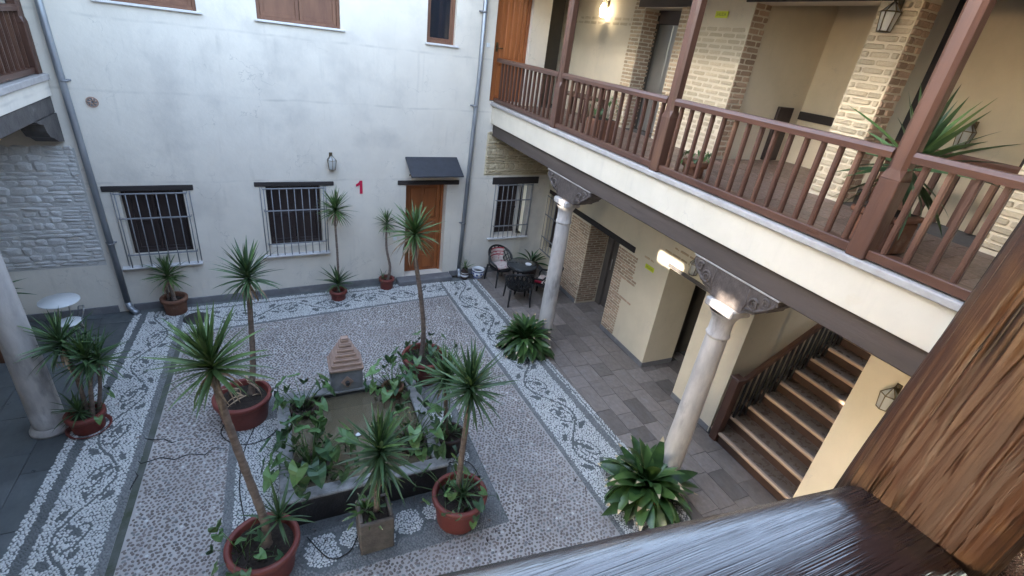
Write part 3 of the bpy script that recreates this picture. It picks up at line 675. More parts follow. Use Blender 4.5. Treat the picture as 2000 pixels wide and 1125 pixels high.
# window beside the nook
wdw = link('window', None, gal, (0,0,0)); wdw['label'] = 'barred window of the gallery wing beside the nook'
g = MB(); D = GX+.17
g.cbox((D,9.05,.62),(D+.06,9.11,2.0)); g.cbox((D,9.94,.62),(D+.06,10.0,2.0)); g.cbox((D,9.11,1.94),(D+.06,9.94,2.0)); g.cbox((D,9.11,.62),(D+.06,9.94,.68)); obj('frame', g, M['shutter'], wdw)
for a in (9.115, 9.53): g = MB(); g.box((D+.03,a,.68),(D+.045,a+.405,1.94)); g.cbox((D+.01,a,.68),(D+.045,a+.05,1.94)); g.cbox((D+.01,a+.355,.68),(D+.045,a+.405,1.94)); obj('shutter', g, M['shutter'], wdw)
for i in range(8):
    a = 9.03 + i*.142; g = MB(); g.tube([(GX-.07,a,.55),(GX-.07,a,1.98)], .0085, 6); obj('bar', g, M['iron'], wdw)
for z in (.57, .92, 1.5, 1.96): g = MB(); g.cbox((GX-.082,9.01,z-.011),(GX-.058,10.04,z+.011), .003); obj('cross_bar', g, M['iron'], wdw)
# thin-brick door jambs of the recess
jl = link('jamb', None, gal, (0,0,0)); jl['label'] = 'thin-brick jamb left of the grey lift door'
brick_face(jl, 'red', (GX,8.92,0), (0,-1,0), .76, .04, 1.93, .056, .24, seed=1, joint=.020)
brick_face(jl, 'red', (GX,8.16,0), (1,0,0), .52, .04, 1.93, .056, .24, seed=2, joint=.020)
jr = link('jamb', None, gal, (0,0,0)); jr['label'] = 'toothed thin-brick jamb right of the grey lift door'
def tooth(z): return (0, .44 if .95 > z > .0 else (.30 if z < 1.35 else .62)) if not (.93 < z < 1.0 or 1.33 < z < 1.42) else (0, .74)
brick_face(jr, 'red', (GX,7.1,0), (0,-1,0), .74, .10, 1.93, .056, .24, seed=3, joint=.020, edge=tooth)
for q, (z0, z1, a, b) in enumerate(((1.98,2.03,6.05,6.35), (2.30,2.36,5.2,5.9), (2.42,2.47,4.9,5.7))): brick_face(jr, 'buff', (GX,b,0), (0,-1,0), b-a, z0, z1, .05, .2, seed=20+q, proud=.004)
# lift door of the ground floor
ld = link('door', None, gal, (0,0,0)); ld['label'] = 'dark grey lift door in the brick recess'
g = MB(); g.cbox((6.44,7.12,0),(6.5,7.98,1.93)); obj('leaf', g, M['liftgrey'], ld)
g = MB(); g.cbox((6.38,7.98,0),(6.5,8.155,1.93)); obj('frame', g, M['liftgrey'], ld)
g = MB(); g.tube([(6.40,7.88,.95),(6.40,7.88,1.2)], .012, 8); obj('handle', g, M['chrome'], ld)

# gallery floor edge: ledge, pale fascia, beam, soffit, joists
FXc = 4.12
g = MB(); g.cbox((FXc-.05,.2,3.925),(FXc+.25,10.05,3.985), .008); obj('ledge', g, M['ledge'], gal)
g = MB(); g.cbox((FXc,.2,3.56),(FXc+.22,10.06,3.923), .005); obj('fascia', g, M['band'], gal)
g = MB(); g.cbox((FXc+.06,.2,3.30),(FXc+.34,10.07,3.558), .014); obj('beam', g, M['beam'], gal)
for i, v in enumerate(g.v): pass
g = MB(); g.box((FXc+.22,.2,3.66),(6.6,10.1,3.92)); obj('floor_slab', g, M['soffit'], gal)
for i in range(24):
    g = MB(); y = .6 + i*.4; g.cbox((FXc+.342,y,3.52),(GX-.002,y+.11,3.659), .008); obj('joist', g, M['soffit'], gal)
# upper wall with openings
UP = lambda a, d, z: (UX + d, a, z)
g = MB(); holed_wall(g, UP, .3, 11.6, 3.96, 6.4, [(7.0,7.93,3.96,5.95), (3.92,5.57,3.96,6.02), (2.1,3.5,3.96,6.08)], .30); obj('wall', g, M['cream'], gal)
g = MB(); g.box((6.2,5.6,3.9),(7.55,5.68,6.4)); obj('side_wall', g, M['cream'], gal)
g = MB(); g.box((7.55,.8,2.9),(7.65,8.2,6.4)); g.box((6.2,.8,3.9),(7.55,.9,6.4)); obj('far_wall', g, M['cream'], gal)
g = MB(); g.box((5.05,11.55,3.9),(6.3,11.65,6.4)); obj('end_wall', g, M['brick_red'], gal)
g = MB(); g.cbox((7.0,5.55,3.97),(7.32,5.598,4.78), .006); obj('low_door', g, M['shutter'], gal)
g = MB(); g.cbox((7.50,4.7,4.62),(7.548,5.58,4.74), .006); obj('dado_beam', g, M['lintel'], gal)
for y in (3.9, 2.55): g = MB(); g.cbox((7.44,y,3.97),(7.548,y+.13,6.3), .01); obj('timber', g, M['lintel'], gal)
# lintels upstairs
for a, b, z0, z1 in ((6.78,8.12,5.96,6.2), (3.75,5.75,6.025,6.2), (1.9,3.65,6.085,6.22)):
    g = MB(); g.cbox((UX-.02,a,z0),(UX+.28,b,z1), .01); obj('lintel', g, M['lintel' if a < 6 else 'beam'], gal)
# upper lift
lf = link('lift', None, gal, (0,0,0)); lf['label'] = 'steel lift doors in the upper brick recess'
for a, b in ((7.01,7.55), (7.555,7.925)): g = MB(); g.cbox((6.27,a,3.97),(6.3,b,5.74), .004); obj('leaf', g, M['chrome'], lf)
g = MB(); g.box((6.24,7.005,5.745),(6.31,7.928,5.948)); obj('header', g, M['beam'], lf)
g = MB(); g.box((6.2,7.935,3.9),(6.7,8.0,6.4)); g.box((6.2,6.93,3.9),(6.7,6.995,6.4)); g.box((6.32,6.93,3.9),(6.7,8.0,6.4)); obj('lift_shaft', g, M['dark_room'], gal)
# brick piers upstairs; side faces take darker brick, their shade put into colour
def pier(label, faces):
    p = link('pier', None, gal, (0,0,0)); p['label'] = label
    for q in faces: brick_face(p, *q[:-1], **q[-1])
pier('buff brick pier left of the upper lift', [('buff',(UX,8.24,0),(0,-1,0),.31,4.0,6.3,.062,.21,dict(seed=31, joint=.020)), ('red',(UX,7.93,0),(1,0,0),.34,4.0,5.95,.062,.21,dict(seed=32, joint=.020))])
pier('limewashed brick pier right of the upper lift', [('buff',(UX,7.0,0),(0,-1,0),.34,4.0,6.3,.062,.21,dict(seed=33, joint=.020)), ('white',(UX,6.62,0),(0,-1,0),1.05,4.0,5.72,.075,.25,dict(seed=34, joint=.026, proud=.010)), ('red',(UX,5.57,0),(1,0,0),.30,4.0,6.02,.075,.22,dict(seed=35, joint=.020))])
pier('limewashed brick pier carrying the bright lantern', [('white',(UX,3.92,0),(0,-1,0),.42,4.0,6.3,.078,.25,dict(seed=36, joint=.026, proud=.02, depth=.07)), ('red',(UX,3.5,0),(1,0,0),.30,4.0,6.08,.078,.2,dict(seed=37, joint=.020, proud=.018, depth=.07))])
pier('limewashed brick pier behind the gallery post at the right edge', [('white',(UX,2.1,0),(0,-1,0),.55,4.0,6.3,.078,.25,dict(seed=38, joint=.026, proud=.02, depth=.07)), ('red',(UX,1.55,0),(1,0,0),.30,4.0,6.08,.078,.2,dict(seed=39, proud=.018))])
for z in (4.28, 5.66, 5.74):    # brick traces in the plaster
    tr = link('brick_course', None, gal, (0,0,0)); brick_face(tr, 'white', (UX,10.35,0), (0,-1,0), 2.1, z, z+.06, .06, .25, seed=int(z*50), proud=.003)
# roof over the gallery
g = MB(); g.box((3.72,-.5,6.36),(9,11.7,6.5)); obj('ceiling', g, M['soffit'], gal)
g = MB(); g.cbox((4.06,.2,6.16),(4.26,10.07,6.358), .01); obj('wall_plate', g, M['rail_y'], gal)
for i in range(18):
    y = .7 + i*.55; g = MB(); g.cbox((3.78,y,6.24),(4.058,y+.10,6.358), .006); obj('rafter_end', g, M['soffit'], gal)
gf = MB(); gf.poly([(FXc+.2,.2,3.955),(UX+.4,.2,3.955),(UX+.4,10.1,3.955),(FXc+.2,10.1,3.955)]); gf.poly([(5.1,10.1,3.955),(6.3,10.1,3.955),(6.3,11.6,3.955),(5.1,11.6,3.955)])
gf.poly([(UX+.4,3.7,3.955),(7.6,3.7,3.955),(7.6,5.6,3.955),(UX+.4,5.6,3.955)]); gf.box((6.2,.8,3.86),(6.62,3.7,3.95)); gf.box((6.62,3.7,3.60),(7.6,5.6,3.95))
gfl = struct('gallery_floor', gf, M['grout'], 'upper gallery floor of brown clay tiles')
pave(gfl, 'clay', FXc+.25, UX-.02, .9, 10.0, .33, .32, .34, 3.968, 14); pave(gfl, 'clay', UX+.01, 7.5, 3.95, 5.55, .33, .32, .34, 3.968, 15)

# balustrades
def baluster_mesh(h, mname):
    b = MB(); s = .022
    q = .62; prof = [(-s,-s*q),(-s*q,-s*q),(-s*q,-s),(s*q,-s),(s*q,-s*q),(s,-s*q),(s,s*q),(s*q,s*q),(s*q,s),(-s*q,s),(-s*q,s*q),(-s,s*q)]
    b.prism([(x*1.0,y*1.0) for x, y in prof], 'z', 0, h)
    return b.mesh('baluster', M[mname])
BH = 4.755 - 4.075
BAL = baluster_mesh(BH, 'rail')
def post(parent, x, y, z0=3.987, z1=6.16, w=.075, rz=0):
    g = MB(); zc = 4.62
    g.cbox((-w,-w,z0),(w,w,zc), .008)
    c = w*.42; o = [(-w+c,-w),(w-c,-w),(w,-w+c),(w,w-c),(w-c,w),(-w+c,w),(-w,w-c),(-w,-w+c)]
    k = .88; n0 = len(g.v)
    lo = [(-w,-w),(w,-w),(w,-w),(w,w),(w,w),(-w,w),(-w,w),(-w,-w)]
    for q, z in ((lo, zc), ([(a*k,b*k) for a, b in o], zc+.07), ([(a*k,b*k) for a, b in o], z1)):
        g.v += [(a,b,z) for a, b in q]
    for i in range(2):
        for j in range(8): g.f.append((n0+i*8+j, n0+i*8+(j+1)%8, n0+i*8+8+(j+1)%8, n0+i*8+8+j)); g.m.append(0); g.sm.append(False)
    return obj('post', g, M['rail'], parent, (x, y, 0), (0,0,rz))
bal = thing('balustrade', 'red-brown wooden balustrade with tall posts along the right upper gallery', 'balustrade')
RX = 4.17; posts = [7.36, 4.70, 2.13, -.3]; ends = [10.0] + posts
for p in posts: post(bal, RX, p)
for a, b in zip(ends, ends[1:]):
    y0, y1 = b + .072, a - (.072 if a != 10.0 else -.04)
    g = MB(); g.prism([(RX-.055,4.755),(RX+.055,4.755),(RX+.06,4.80),(RX+.04,4.83),(RX-.04,4.83),(RX-.06,4.80)], 'y', y0, y1); obj('handrail', g, M['rail_y'], bal)
    g = MB(); g.cbox((RX-.05,y0,4.0),(RX+.05,y1,4.075), .006); obj('bottom_rail', g, M['rail_y'], bal)
    n = round((a - b) / .163)
    for i in range(1, n):
        y = b + (a - b) * i / n
        link('baluster', BAL, bal, (RX, y, 4.075), (0, 0, random.uniform(-.03,.03)))
wr_ = thing('stairwell_balustrade', 'short red-brown balustrade round the upper stairwell behind the potted yucca', 'balustrade')
g = MB(); g.prism([(6.47,4.63),(6.56,4.63),(6.565,4.67),(6.46,4.70),(6.46,4.67)], 'y', 2.0, 3.6); g.box((6.49,2.0,4.57),(6.54,3.6,4.62)); obj('handrail', g, M['rail_y'], wr_)
for i in range(9): link('baluster', BAL, wr_, (6.51, 2.08+i*.175, 3.97), (0,0,0), (1.4,1.4,.89))

# marble columns with carved wooden brackets
def scroll(mb, y, z, s, xs, R):
    """carved spiral relief on the side faces"""
    for xx in xs:
        pts = [(xx, y + s*R*(1-th/(4.4*PI))*math.cos(th+.6), z + R*(1-th/(4.4*PI))*math.sin(th+.6)) for th in np.linspace(0, 3.8*PI, 44)]
        mb.tube(pts, [.017*(1-.5*i/44) for i in range(44)], 6)
def column(x, y, label, cap=1.0, group='marble columns', k=.86):
    c = thing('marble_column', label, 'column', (x, y, 0), random.uniform(-.1,.1), group); c.scale = (k, k, 1)
    g = MB(); g.lathe([(.0,.0),(.215,.0),(.215,.035),(.20,.05),(.19,.085),(.172,.10)], 36); obj('base', g, M['marble'], c)
    n = 22; g = MB(); prof = [(.168,.10),(.168,.30),(.166,.302)] + [(.168 - .030*(i/n)**1.25 + .0015*math.sin(i*1.9), .30 + (2.52-.30)*i/n) for i in range(1, n+1)]
    g.lathe(prof, 36); obj('shaft', g, M['marble'], c)
    g = MB(); g.lathe([(.139,2.52),(.150,2.53),(.157,2.55),(.150,2.57),(.140,2.58),(.140,2.72),(.140+.010*cap,2.76),(.14+.035*cap,2.80),(.14+.07*cap,2.85)], 36); obj('collar', g, M['marble'], c)
    q = .13 + .045*cap; g = MB(); g.cbox((-q,-q-.055*cap,2.85),(q,q+.055*cap,2.945), .015); obj('capital', g, M['marble'], c)
    return c
def bracket(x, y, label, zt=3.28):
    c = thing('carved_bracket', label, 'bracket', (x, y, 0), 0, 'carved wooden brackets')
    o = [(-.68,zt),(-.70,zt-.05),(-.63,zt-.10),(-.60,zt-.16),(-.50,zt-.19),(-.43,zt-.26),(-.34,zt-.27),(-.26,zt-.325)]
    o = o + [(-a, b) for a, b in reversed(o)]
    g = MB(); g.prism(o, 'x', -.12, .12); obj('corbel', g, M['carved'], c)
    g = MB(); g.cbox((-.135,-.70,zt+.001),(.135,.70,zt+.019), .004); obj('lath', g, M['ledge'], c)
    for s in (-1, 1):
        for xx in (-.125, .125):
            g = MB(); scroll(g, s*.40, zt-.165, s, (xx,), .075); obj('scroll', g, M['carved'], c)
            g = MB(); scroll(g, s*.55, zt-.085, -s, (xx,), .055); obj('scroll', g, M['carved'], c)
        for xx in (-.122, .122): g = MB(); g.tube([(xx, s*.30, zt-.24), (xx, s*.46, zt-.21), (xx, s*.56, zt-.15), (xx, s*.66, zt-.07), (xx, s*.66, zt-.03)], [.012,.02,.02,.018,.012], 6); obj('leaf_carving', g, M['carved'], c); g = MB(); g.tube([(xx, s*.28, zt-.03), (xx, s*.29, zt-.2), (xx, s*.27, zt-.28)], .009, 5); obj('fillet', g, M['carved'], c)
    return c
column(4.30, 6.80, 'marble column beside the dark nook chairs'); bracket(4.32, 6.72, 'carved bracket above the column beside the nook chairs')
column(4.30, 3.20, 'marble column in front of the staircase'); bracket(4.32, 3.18, 'carved bracket above the column in front of the staircase').scale = (1, .82, 1)
column(-3.02, 6.60, 'marble column at the left edge behind the red yucca pot', .2, k=1.0)

# staircase
stc = thing('staircase', 'wooden staircase rising under the gallery beside the marble column', 'staircase')
SX, TR, RI = 5.84, .275, .178
for i in range(14):
    x0 = SX + i*TR; z = (i+1)*RI
    y1 = 3.88 if i else 3.86
    g = MB(); g.box((x0+.002,2.38,z-RI),(x0+.02,y1,z-.03)); obj('riser', g, M['stair_r'], stc)
    g = MB(); g.cbox((x0+.03,2.37,z-.028),(x0+TR+.02,y1,z), .004); obj('tread', g, M['stair_t'], stc)
    g = MB(); g.cbox((x0-.03,2.37,z-.045),(x0+.032,y1,z+.006), .012); obj('nosing', g, M['stair_n'], stc)
g = MB(); g.box((SX+14*TR,2.37,14*RI-.1),(SX+14*TR+.6,3.95,14*RI)); obj('landing', g, M['stair_t'], stc)
g = MB(); g.prism([(SX+.03,-.01),(SX+14*TR,13*RI-.12),(SX+14*TR,-.01)], 'y', 2.40, 3.86); obj('carriage', g, M['stair_r'], stc)
sr = thing('stair_railing', 'dark stair railing with a red-brown newel at the foot of the stairs', 'railing')
g = MB(); g.cbox((5.79,3.70,0.0),(5.92,3.83,1.16), .01); g.cbox((5.775,3.685,1.16),(5.935,3.845,1.20), .012); obj('newel', g, M['rail'], sr)
sl = RI/TR
g = MB(); g.prism([(5.92,1.00),(5.92,1.08),(9.3,1.08+3.38*sl),(9.3,1.0+3.38*sl)], 'y', 3.735, 3.80); obj('handrail', g, M['rail'], sr)
for i in range(26):
    x = 5.99 + i*.125; zb = max(RI, (math.floor((x-SX)/TR)+1)*RI); g = MB(); g.cbox((x-.016,3.75,zb),(x+.016,3.782,1.005+(x-5.92)*sl), .003); obj('baluster', g, M['black'], sr)

# ------------------------------------------------------------------ left wing and the wing we stand in
lw = thing('left_gallery_wing', 'pale left gallery wing with weathered beam and brown balusters', 'building')
LX = -2.95
g = MB(); g.cbox((LX-.25,.4,3.90),(LX+.05,9.50,3.985), .01); obj('ledge', g, M['ledge'], lw)
g = MB(); g.cbox((LX-.22,.4,3.68),(LX,9.55,3.898), .006); obj('fascia', g, M['plaster'], lw)
g = MB(); g.cbox((LX-.30,.4,3.44),(LX-.02,9.56,3.678), .015)
obj('beam', g, M['beam_x'], lw)
g = MB(); g.prism([(9.56,3.438),(8.78,3.438),(8.86,3.40),(8.98,3.37),(9.02,3.27),(9.10,3.18),(9.22,3.14),(9.36,3.06),(9.56,3.02)], 'x', LX-.28, LX-.01); obj('corbel', g, M['beam_x'], lw)
g = MB(); g.box((-6,.4,3.72),(LX-.22,9.6,3.95)); obj('floor_slab', g, M['soffit'], lw)
for i in range(20): g = MB(); y = .8 + i*.43; g.cbox((-5.0,y,3.58),(LX-.302,y+.11,3.719), .006); obj('joist', g, M['soffit'], lw)
g = MB(); TS = math.tan(SUN_EL); SUN_SLITS = []  # invented openings in the unseen wall, aimed so sunlight lands as patches
for (px_, py_, pz_, wy, wz) in ((5.85,5.70,2.17,.30,.09), (4.16,3.16,2.98,.13,.10), (7.30,2.80,1.05,.19,.11), (4.14,6.72,2.90,.07,.07)):
    zc = pz_ + (px_ + 5.1) * TS; SUN_SLITS.append((py_-wy, py_+wy, zc-wz, zc+wz))
holed_wall(g, lambda a, d, z: (-5.1-d, a, z), .4, 9.6, 0, 6.5, SUN_SLITS, .03); obj('wall', g, M['plaster'], lw)
g = MB(); g.box((-5.2,-.5,6.5),(-4.2,9.4,9.65)); obj('added_sun_block', g, M['plaster'], lw)  # added out-of-view mass that keeps direct sun off the right wing
g = MB(); g.box((-6,-.5,6.36),(LX+.42,9.5,6.5)); obj('ceiling', g, M['soffit'], lw)
lb = thing('balustrade', 'brown wooden balustrade of the left upper gallery at the top left corner', 'balustrade')
for p in (9.36, 6.6, 3.8, 1.2): post(lb, LX-.07, p)
pe = [9.36, 6.6, 3.8, 1.2]
for a, b in zip(pe, pe[1:]):
    y0, y1 = b+.072, a-.072
    g = MB(); g.prism([(LX-.125,4.755),(LX-.015,4.755),(LX-.01,4.80),(LX-.03,4.83),(LX-.11,4.83),(LX-.13,4.80)], 'y', y0, y1); obj('handrail', g, M['rail_y'], lb)
    g = MB(); g.cbox((LX-.12,y0,4.0),(LX-.02,y1,4.075), .006); obj('bottom_rail', g, M['rail_y'], lb)
    n = round((a-b)/.15)
    for i in range(1, n): link('baluster', BAL, lb, (LX-.07, b+(a-b)*i/n, 4.075))
fw = thing('near_gallery_wing', 'near gallery wing whose rail and post stand in the foreground', 'building')
g = MB(); g.box((-6,-2.4,3.6),(9,.3,3.95)); obj('floor_slab', g, M['soffit'], fw)
g = MB(); g.box((-6,-2.5,0),(9,-2.4,7)); obj('wall', g, M['soffit'], fw)
g = MB(); g.box((-6,-2.4,6.36),(9,.75,6.5)); obj('ceiling', g, M['soffit'], fw)

# foreground rail and log post
nr = thing('near_balustrade', 'glossy dark brown handrail and cracked log post in the foreground', 'balustrade')
def wood(name, c1, c2, c3, rough, stretch, bump, scale, rvar, coat=0.0):
    return mat(name, c1, c2, rough, scale, 8, bump, scale*1.5, stretch=stretch, c3=c3, s3=scale*.6, lo3=.55, hi3=.75, rvar=rvar, bdist=.004, coat=coat, bdetail=9)
def old_wood(name, light, mid, dark, stretch, fine, rough0, rough1, bump, crackw, warp=.006):
    m = bpy.data.materials.new(name); m.use_nodes = True; N = m.node_tree.nodes; L = m.node_tree.links; b = N['Principled BSDF']
    tc = N.new('ShaderNodeTexCoord'); mp = N.new('ShaderNodeMapping'); mp.inputs['Scale'].default_value = stretch
    wn = N.new('ShaderNodeTexNoise'); wn.inputs['Scale'].default_value = 5; L.new(tc.outputs['Object'], wn.inputs['Vector'])
    ws = N.new('ShaderNodeVectorMath'); ws.operation = 'SCALE'; ws.inputs['Scale'].default_value = warp; L.new(wn.outputs['Color'], ws.inputs[0])
    wa = N.new('ShaderNodeVectorMath'); L.new(tc.outputs['Object'], wa.inputs[0]); L.new(ws.outputs[0], wa.inputs[1]); L.new(wa.outputs[0], mp.inputs['Vector'])
    def nz(sc, d, v=None, r=.6):
        n = N.new('ShaderNodeTexNoise'); n.inputs['Scale'].default_value = sc; n.inputs['Detail'].default_value = d; n.inputs['Roughness'].default_value = r; L.new(v or mp.outputs[0], n.inputs['Vector']); return n.outputs['Fac']
    def rg(f, a_, b_, c_=0., d_=1.):
        r = N.new('ShaderNodeMapRange'); r.inputs[1].default_value = a_; r.inputs[2].default_value = b_; r.inputs[3].default_value = c_; r.inputs[4].default_value = d_; L.new(f, r.inputs[0]); return r.outputs[0]
    def mth(op, a_, b_):
        x = N.new('ShaderNodeMath'); x.operation = op
        for i, q in enumerate((a_, b_)):
            if hasattr(q, 'node'): L.new(q, x.inputs[i])
            elif q is not None: x.inputs[i].default_value = q
        return x.outputs[0]
    def mix(f, a_, b_):
        x = N.new('ShaderNodeMix'); x.data_type = 'RGBA'; L.new(f, x.inputs[0])
        for k2, q in ((6, a_), (7, b_)):
            if hasattr(q, 'node'): L.new(q, x.inputs[k2])
            else: x.inputs[k2].default_value = (*q, 1)
        return x.outputs[2]
    f1, f2 = nz(fine, 8), nz(fine*4.5, 6)
    ridge = mth('ABSOLUTE', mth('SUBTRACT', nz(fine*1.2, 1), .5), None)
    gate = rg(nz(9, 2, tc.outputs['Object']), .40, .58)
    crack = mth('MULTIPLY', rg(ridge, 0, crackw, 1, 0), gate)
    col = mix(rg(f1, .35, .65), mid, dark); col = mix(rg(nz(9, 6, tc.outputs['Object']), .48, .68), col, light)
    col = mix(rg(f2, .45, .7, 0, .35), col, dark); col = mix(crack, col, tuple(c*.18 for c in dark)); L.new(col, b.inputs['Base Color'])
    L.new(rg(mth('ADD', f2, mth('MULTIPLY', nz(6, 5, tc.outputs['Object']), .6)), .55, .95, rough0, rough1), b.inputs['Roughness'])
    h = mth('SUBTRACT', mth('ADD', f1, mth('MULTIPLY', f2, .55)), mth('MULTIPLY', crack, 1.6))
    bp_ = N.new('ShaderNodeBump'); bp_.inputs['Strength'].default_value = bump; bp_.inputs['Distance'].default_value = .003; L.new(h, bp_.inputs['Height']); L.new(bp_.outputs[0], b.inputs['Normal'])
    return m
M['near_rail'] = old_wood('glossy_rail_paint', (.045,.026,.026), (.040,.022,.021), (.022,.013,.013), (.5,75,75), 2.6, .07, .32, .24, .06, .003)
M['near_post'] = old_wood('cracked_log', (.085,.047,.022), (.048,.021,.011), (.020,.009,.006), (30,30,.55), 2.0, .30, .6, .7, .035, .007)
for k_ in ('near_rail',):
    b_ = M[k_].node_tree.nodes['Principled BSDF']; b_.inputs['Specular IOR Level'].default_value = 1.0; b_.inputs['Coat Weight'].default_value = .45; b_.inputs['Coat Roughness'].default_value = .22; b_.inputs['Coat IOR'].default_value = 1.7
M['near_post'].node_tree.nodes['Principled BSDF'].inputs['Specular IOR Level'].default_value = .25
RA = math.atan2(-.05, .44)
def railP(s, t, z):      # s along the rail, t across towards the viewer
    return (.52 + s*math.cos(RA) + t*math.sin(RA), .185 + s*math.sin(RA) - t*math.cos(RA), z)
g = MB(); prof = [(0.0,4.725),(-.004,4.79),(.002,4.806),(.014,4.817),(.03,4.8205),(.06,4.822),(.10,4.8205),(.125,4.815),(.138,4.80),(.142,4.725)]
ns = 60; n0 = 0
S = [-3.6 + 3.63*(i/ns) for i in range(ns+1)]
for s in S:
    for t, z in prof: g.v.append(railP(s, t, z))
k = len(prof)
for i in range(ns):
    for j in range(k): g.f.append((i*k+j, i*k+(j+1)%k, (i+1)*k+(j+1)%k, (i+1)*k+j)); g.m.append(0); g.sm.append(True)
g.f.append(tuple(ns*k+j for j in range(k))); g.m.append(0); g.sm.append(False)
obj('handrail', g, M['near_rail'], nr)
g = MB(); 
for s in (.17, 1.7): pass
g.v = [railP(s, t, z) for s in (.115, 2.5) for t, z in prof]; g.f = [(j, (j+1)%k, k+(j+1)%k, k+j) for j in range(k)] + [tuple(range(k))]; g.m = [0]*(k+1); g.sm = [True]*k + [False]
obj('handrail', g, M['near_rail'], nr)
for i in range(22):
    s = -.16 - i*.163; p = railP(s, .07, 0); link('baluster', BAL, nr, (p[0], p[1], 4.045), (0,0,RA))
g = MB(); g.v = []; 
for s in (-3.6, 2.5):
    for t, z in ((.02,3.97),(.12,3.97),(.12,4.045),(.02,4.045)): g.v.append(railP(s, t, z))
g.f = [(0,1,5,4),(1,2,6,5),(2,3,7,6),(3,0,4,7),(0,3,2,1),(4,5,6,7)]; g.m = [0]*6; g.sm = [False]*6
obj('bottom_rail', g, M['near_rail'], nr)
# the post: rounded square section, displaced with long cracks
g = MB(); KA, KZ = 330, 190; hw = .068; pc = (.606, .130)
for iz in range(KZ+1):
    z = 4.0 + 2.2*iz/KZ if iz < 12 else 4.45 + 1.0*(iz-12)/(KZ-12)
    if iz < 12: z = 3.97 + .48*iz/12
    for ia in range(KA):
        th = 2*PI*ia/KA; ca, sa = math.cos(th), math.sin(th)
        e = 3.6; rr = hw / ((abs(ca)**e + abs(sa)**e) ** (1/e))
        q = Vector((ca*rr*1.0, sa*rr*1.0, z))
        wv = .008*mnoise.noise(Vector((z*3.1, q.x*9, q.y*9)))
        n1 = mnoise.fractal(Vector((q.x*150, q.y*150, z*3)), 1.0, 2.0, 4)
        n2 = mnoise.noise(Vector((q.x*20, q.y*20, z*4+5)))
        crack = abs(mnoise.noise(Vector(((q.x+wv)*32+9, (q.y+wv)*32, z*.9)))); gate = mnoise.noise(Vector((q.x*14, q.y*14, z*3+30)))
        crack2 = abs(mnoise.noise(Vector(((q.x+wv)*75+3, (q.y+wv)*75, z*1.2))))
        d = .0010*n1 + .0030*n2 - .0080*max(0, 1 - crack/.055)*max(0, min(1, .7+gate*2.2)) - .0028*max(0, 1 - crack2/.06)*max(0, min(1, .5-gate*2))
        rr += d; g.v.append((ca*rr, sa*rr, z-4.82))
for iz in range(KZ):
    for ia in range(KA): g.f.append((iz*KA+ia, iz*KA+(ia+1)%KA, (iz+1)*KA+(ia+1)%KA, (iz+1)*KA+ia)); g.m.append(0); g.sm.append(True)
obj('post', g, M['near_post'], nr, (pc[0], pc[1], 4.82), (0, math.atan(.13), 0))
g = MB(); g.lathe([(hw*.98,5.449),(hw*.98,6.36)], 24, (pc[0]+.082,pc[1],0)); obj('post_head', g, M['near_post'], nr)

# ------------------------------------------------------------------ fountain
fo = thing('fountain_pool', 'low rectangular stone fountain pool in the middle of the courtyard', 'fountain')
RZ = .43; cw = .15
for nm, a, b in (('wall', (FX0+.015,FY0+.015), (FX1-.015,FY0+cw)), ('wall', (FX0+.015,FY1-cw), (FX1-.015,FY1-.015)), ('wall', (FX0+.015,FY0+cw), (FX0+cw,FY1-cw)), ('wall', (FX1-cw,FY0+cw), (FX1-.015,FY1-cw))):
    g = MB(); g.box((a[0],a[1],-.02),(b[0],b[1],RZ-.05)); obj(nm, g, M['fountain'], fo)
for a, b in (((FX0,FY0),(FX1,FY0+cw+.01)), ((FX0,FY1-cw-.01),(FX1,FY1)), ((FX0,FY0+cw+.013),(FX0+cw+.01,FY1-cw-.013)), ((FX1-cw-.01,FY0+cw+.013),(FX1,FY1-cw-.013))):
    g = MB(); g.cbox((a[0],a[1],RZ-.05),(b[0],b[1],RZ), .014); obj('coping', g, M['coping'], fo)
g = MB(); g.box((FX0+cw,FY0+cw,-.02),(FX1-cw,FY1-cw,.10)); obj('basin', g, M['silt'], fo)
pw = MB(); pw.poly([(FX0+cw,FY0+cw,.335),(FX1-cw,FY0+cw,.335),(FX1-cw,FY1-cw,.335),(FX0+cw,FY1-cw,.335)])
o = obj('water', pw, M['water']); o['kind'] = 'structure'; o['label'] = 'still murky brown water in the fountain pool'
sp = thing('fountain_spout', 'stepped stone spout block standing on the rear rim of the fountain pool', 'fountain spout', (.585, 6.03, RZ))
g = MB(); g.cbox((-.215,-.16,0),(.215,.20,.33), .01); obj('block', g, M['spout'], sp)
for i in range(7):
    k = 1 - i*.128; z = .331 + i*.066; g = MB(); g.cbox((-.235*k,.02-.20*k,z),(.235*k,.02+.20*k,z+.050), .012); obj('tier', g, M['spout_top'], sp)
    g = MB(); g.cbox((-.21*k,.02-.178*k,z+.051),(.21*k,.02+.178*k,z+.0655), .004); obj('joint', g, M['spout_top'], sp)
g = MB(); g.prism([(0,.06),(.085,.155),(0,.25),(-.085,.155)], 'y', -.182, -.162); obj('tile', g, M['spout_top'], sp)
g = MB(); g.lathe([(.03,0),(.03,.05),(.018,.05),(.018,.0)], 12); obj('nozzle', g, M['fountain'], sp, (0,-.18,.15), (PI/2,0,0))

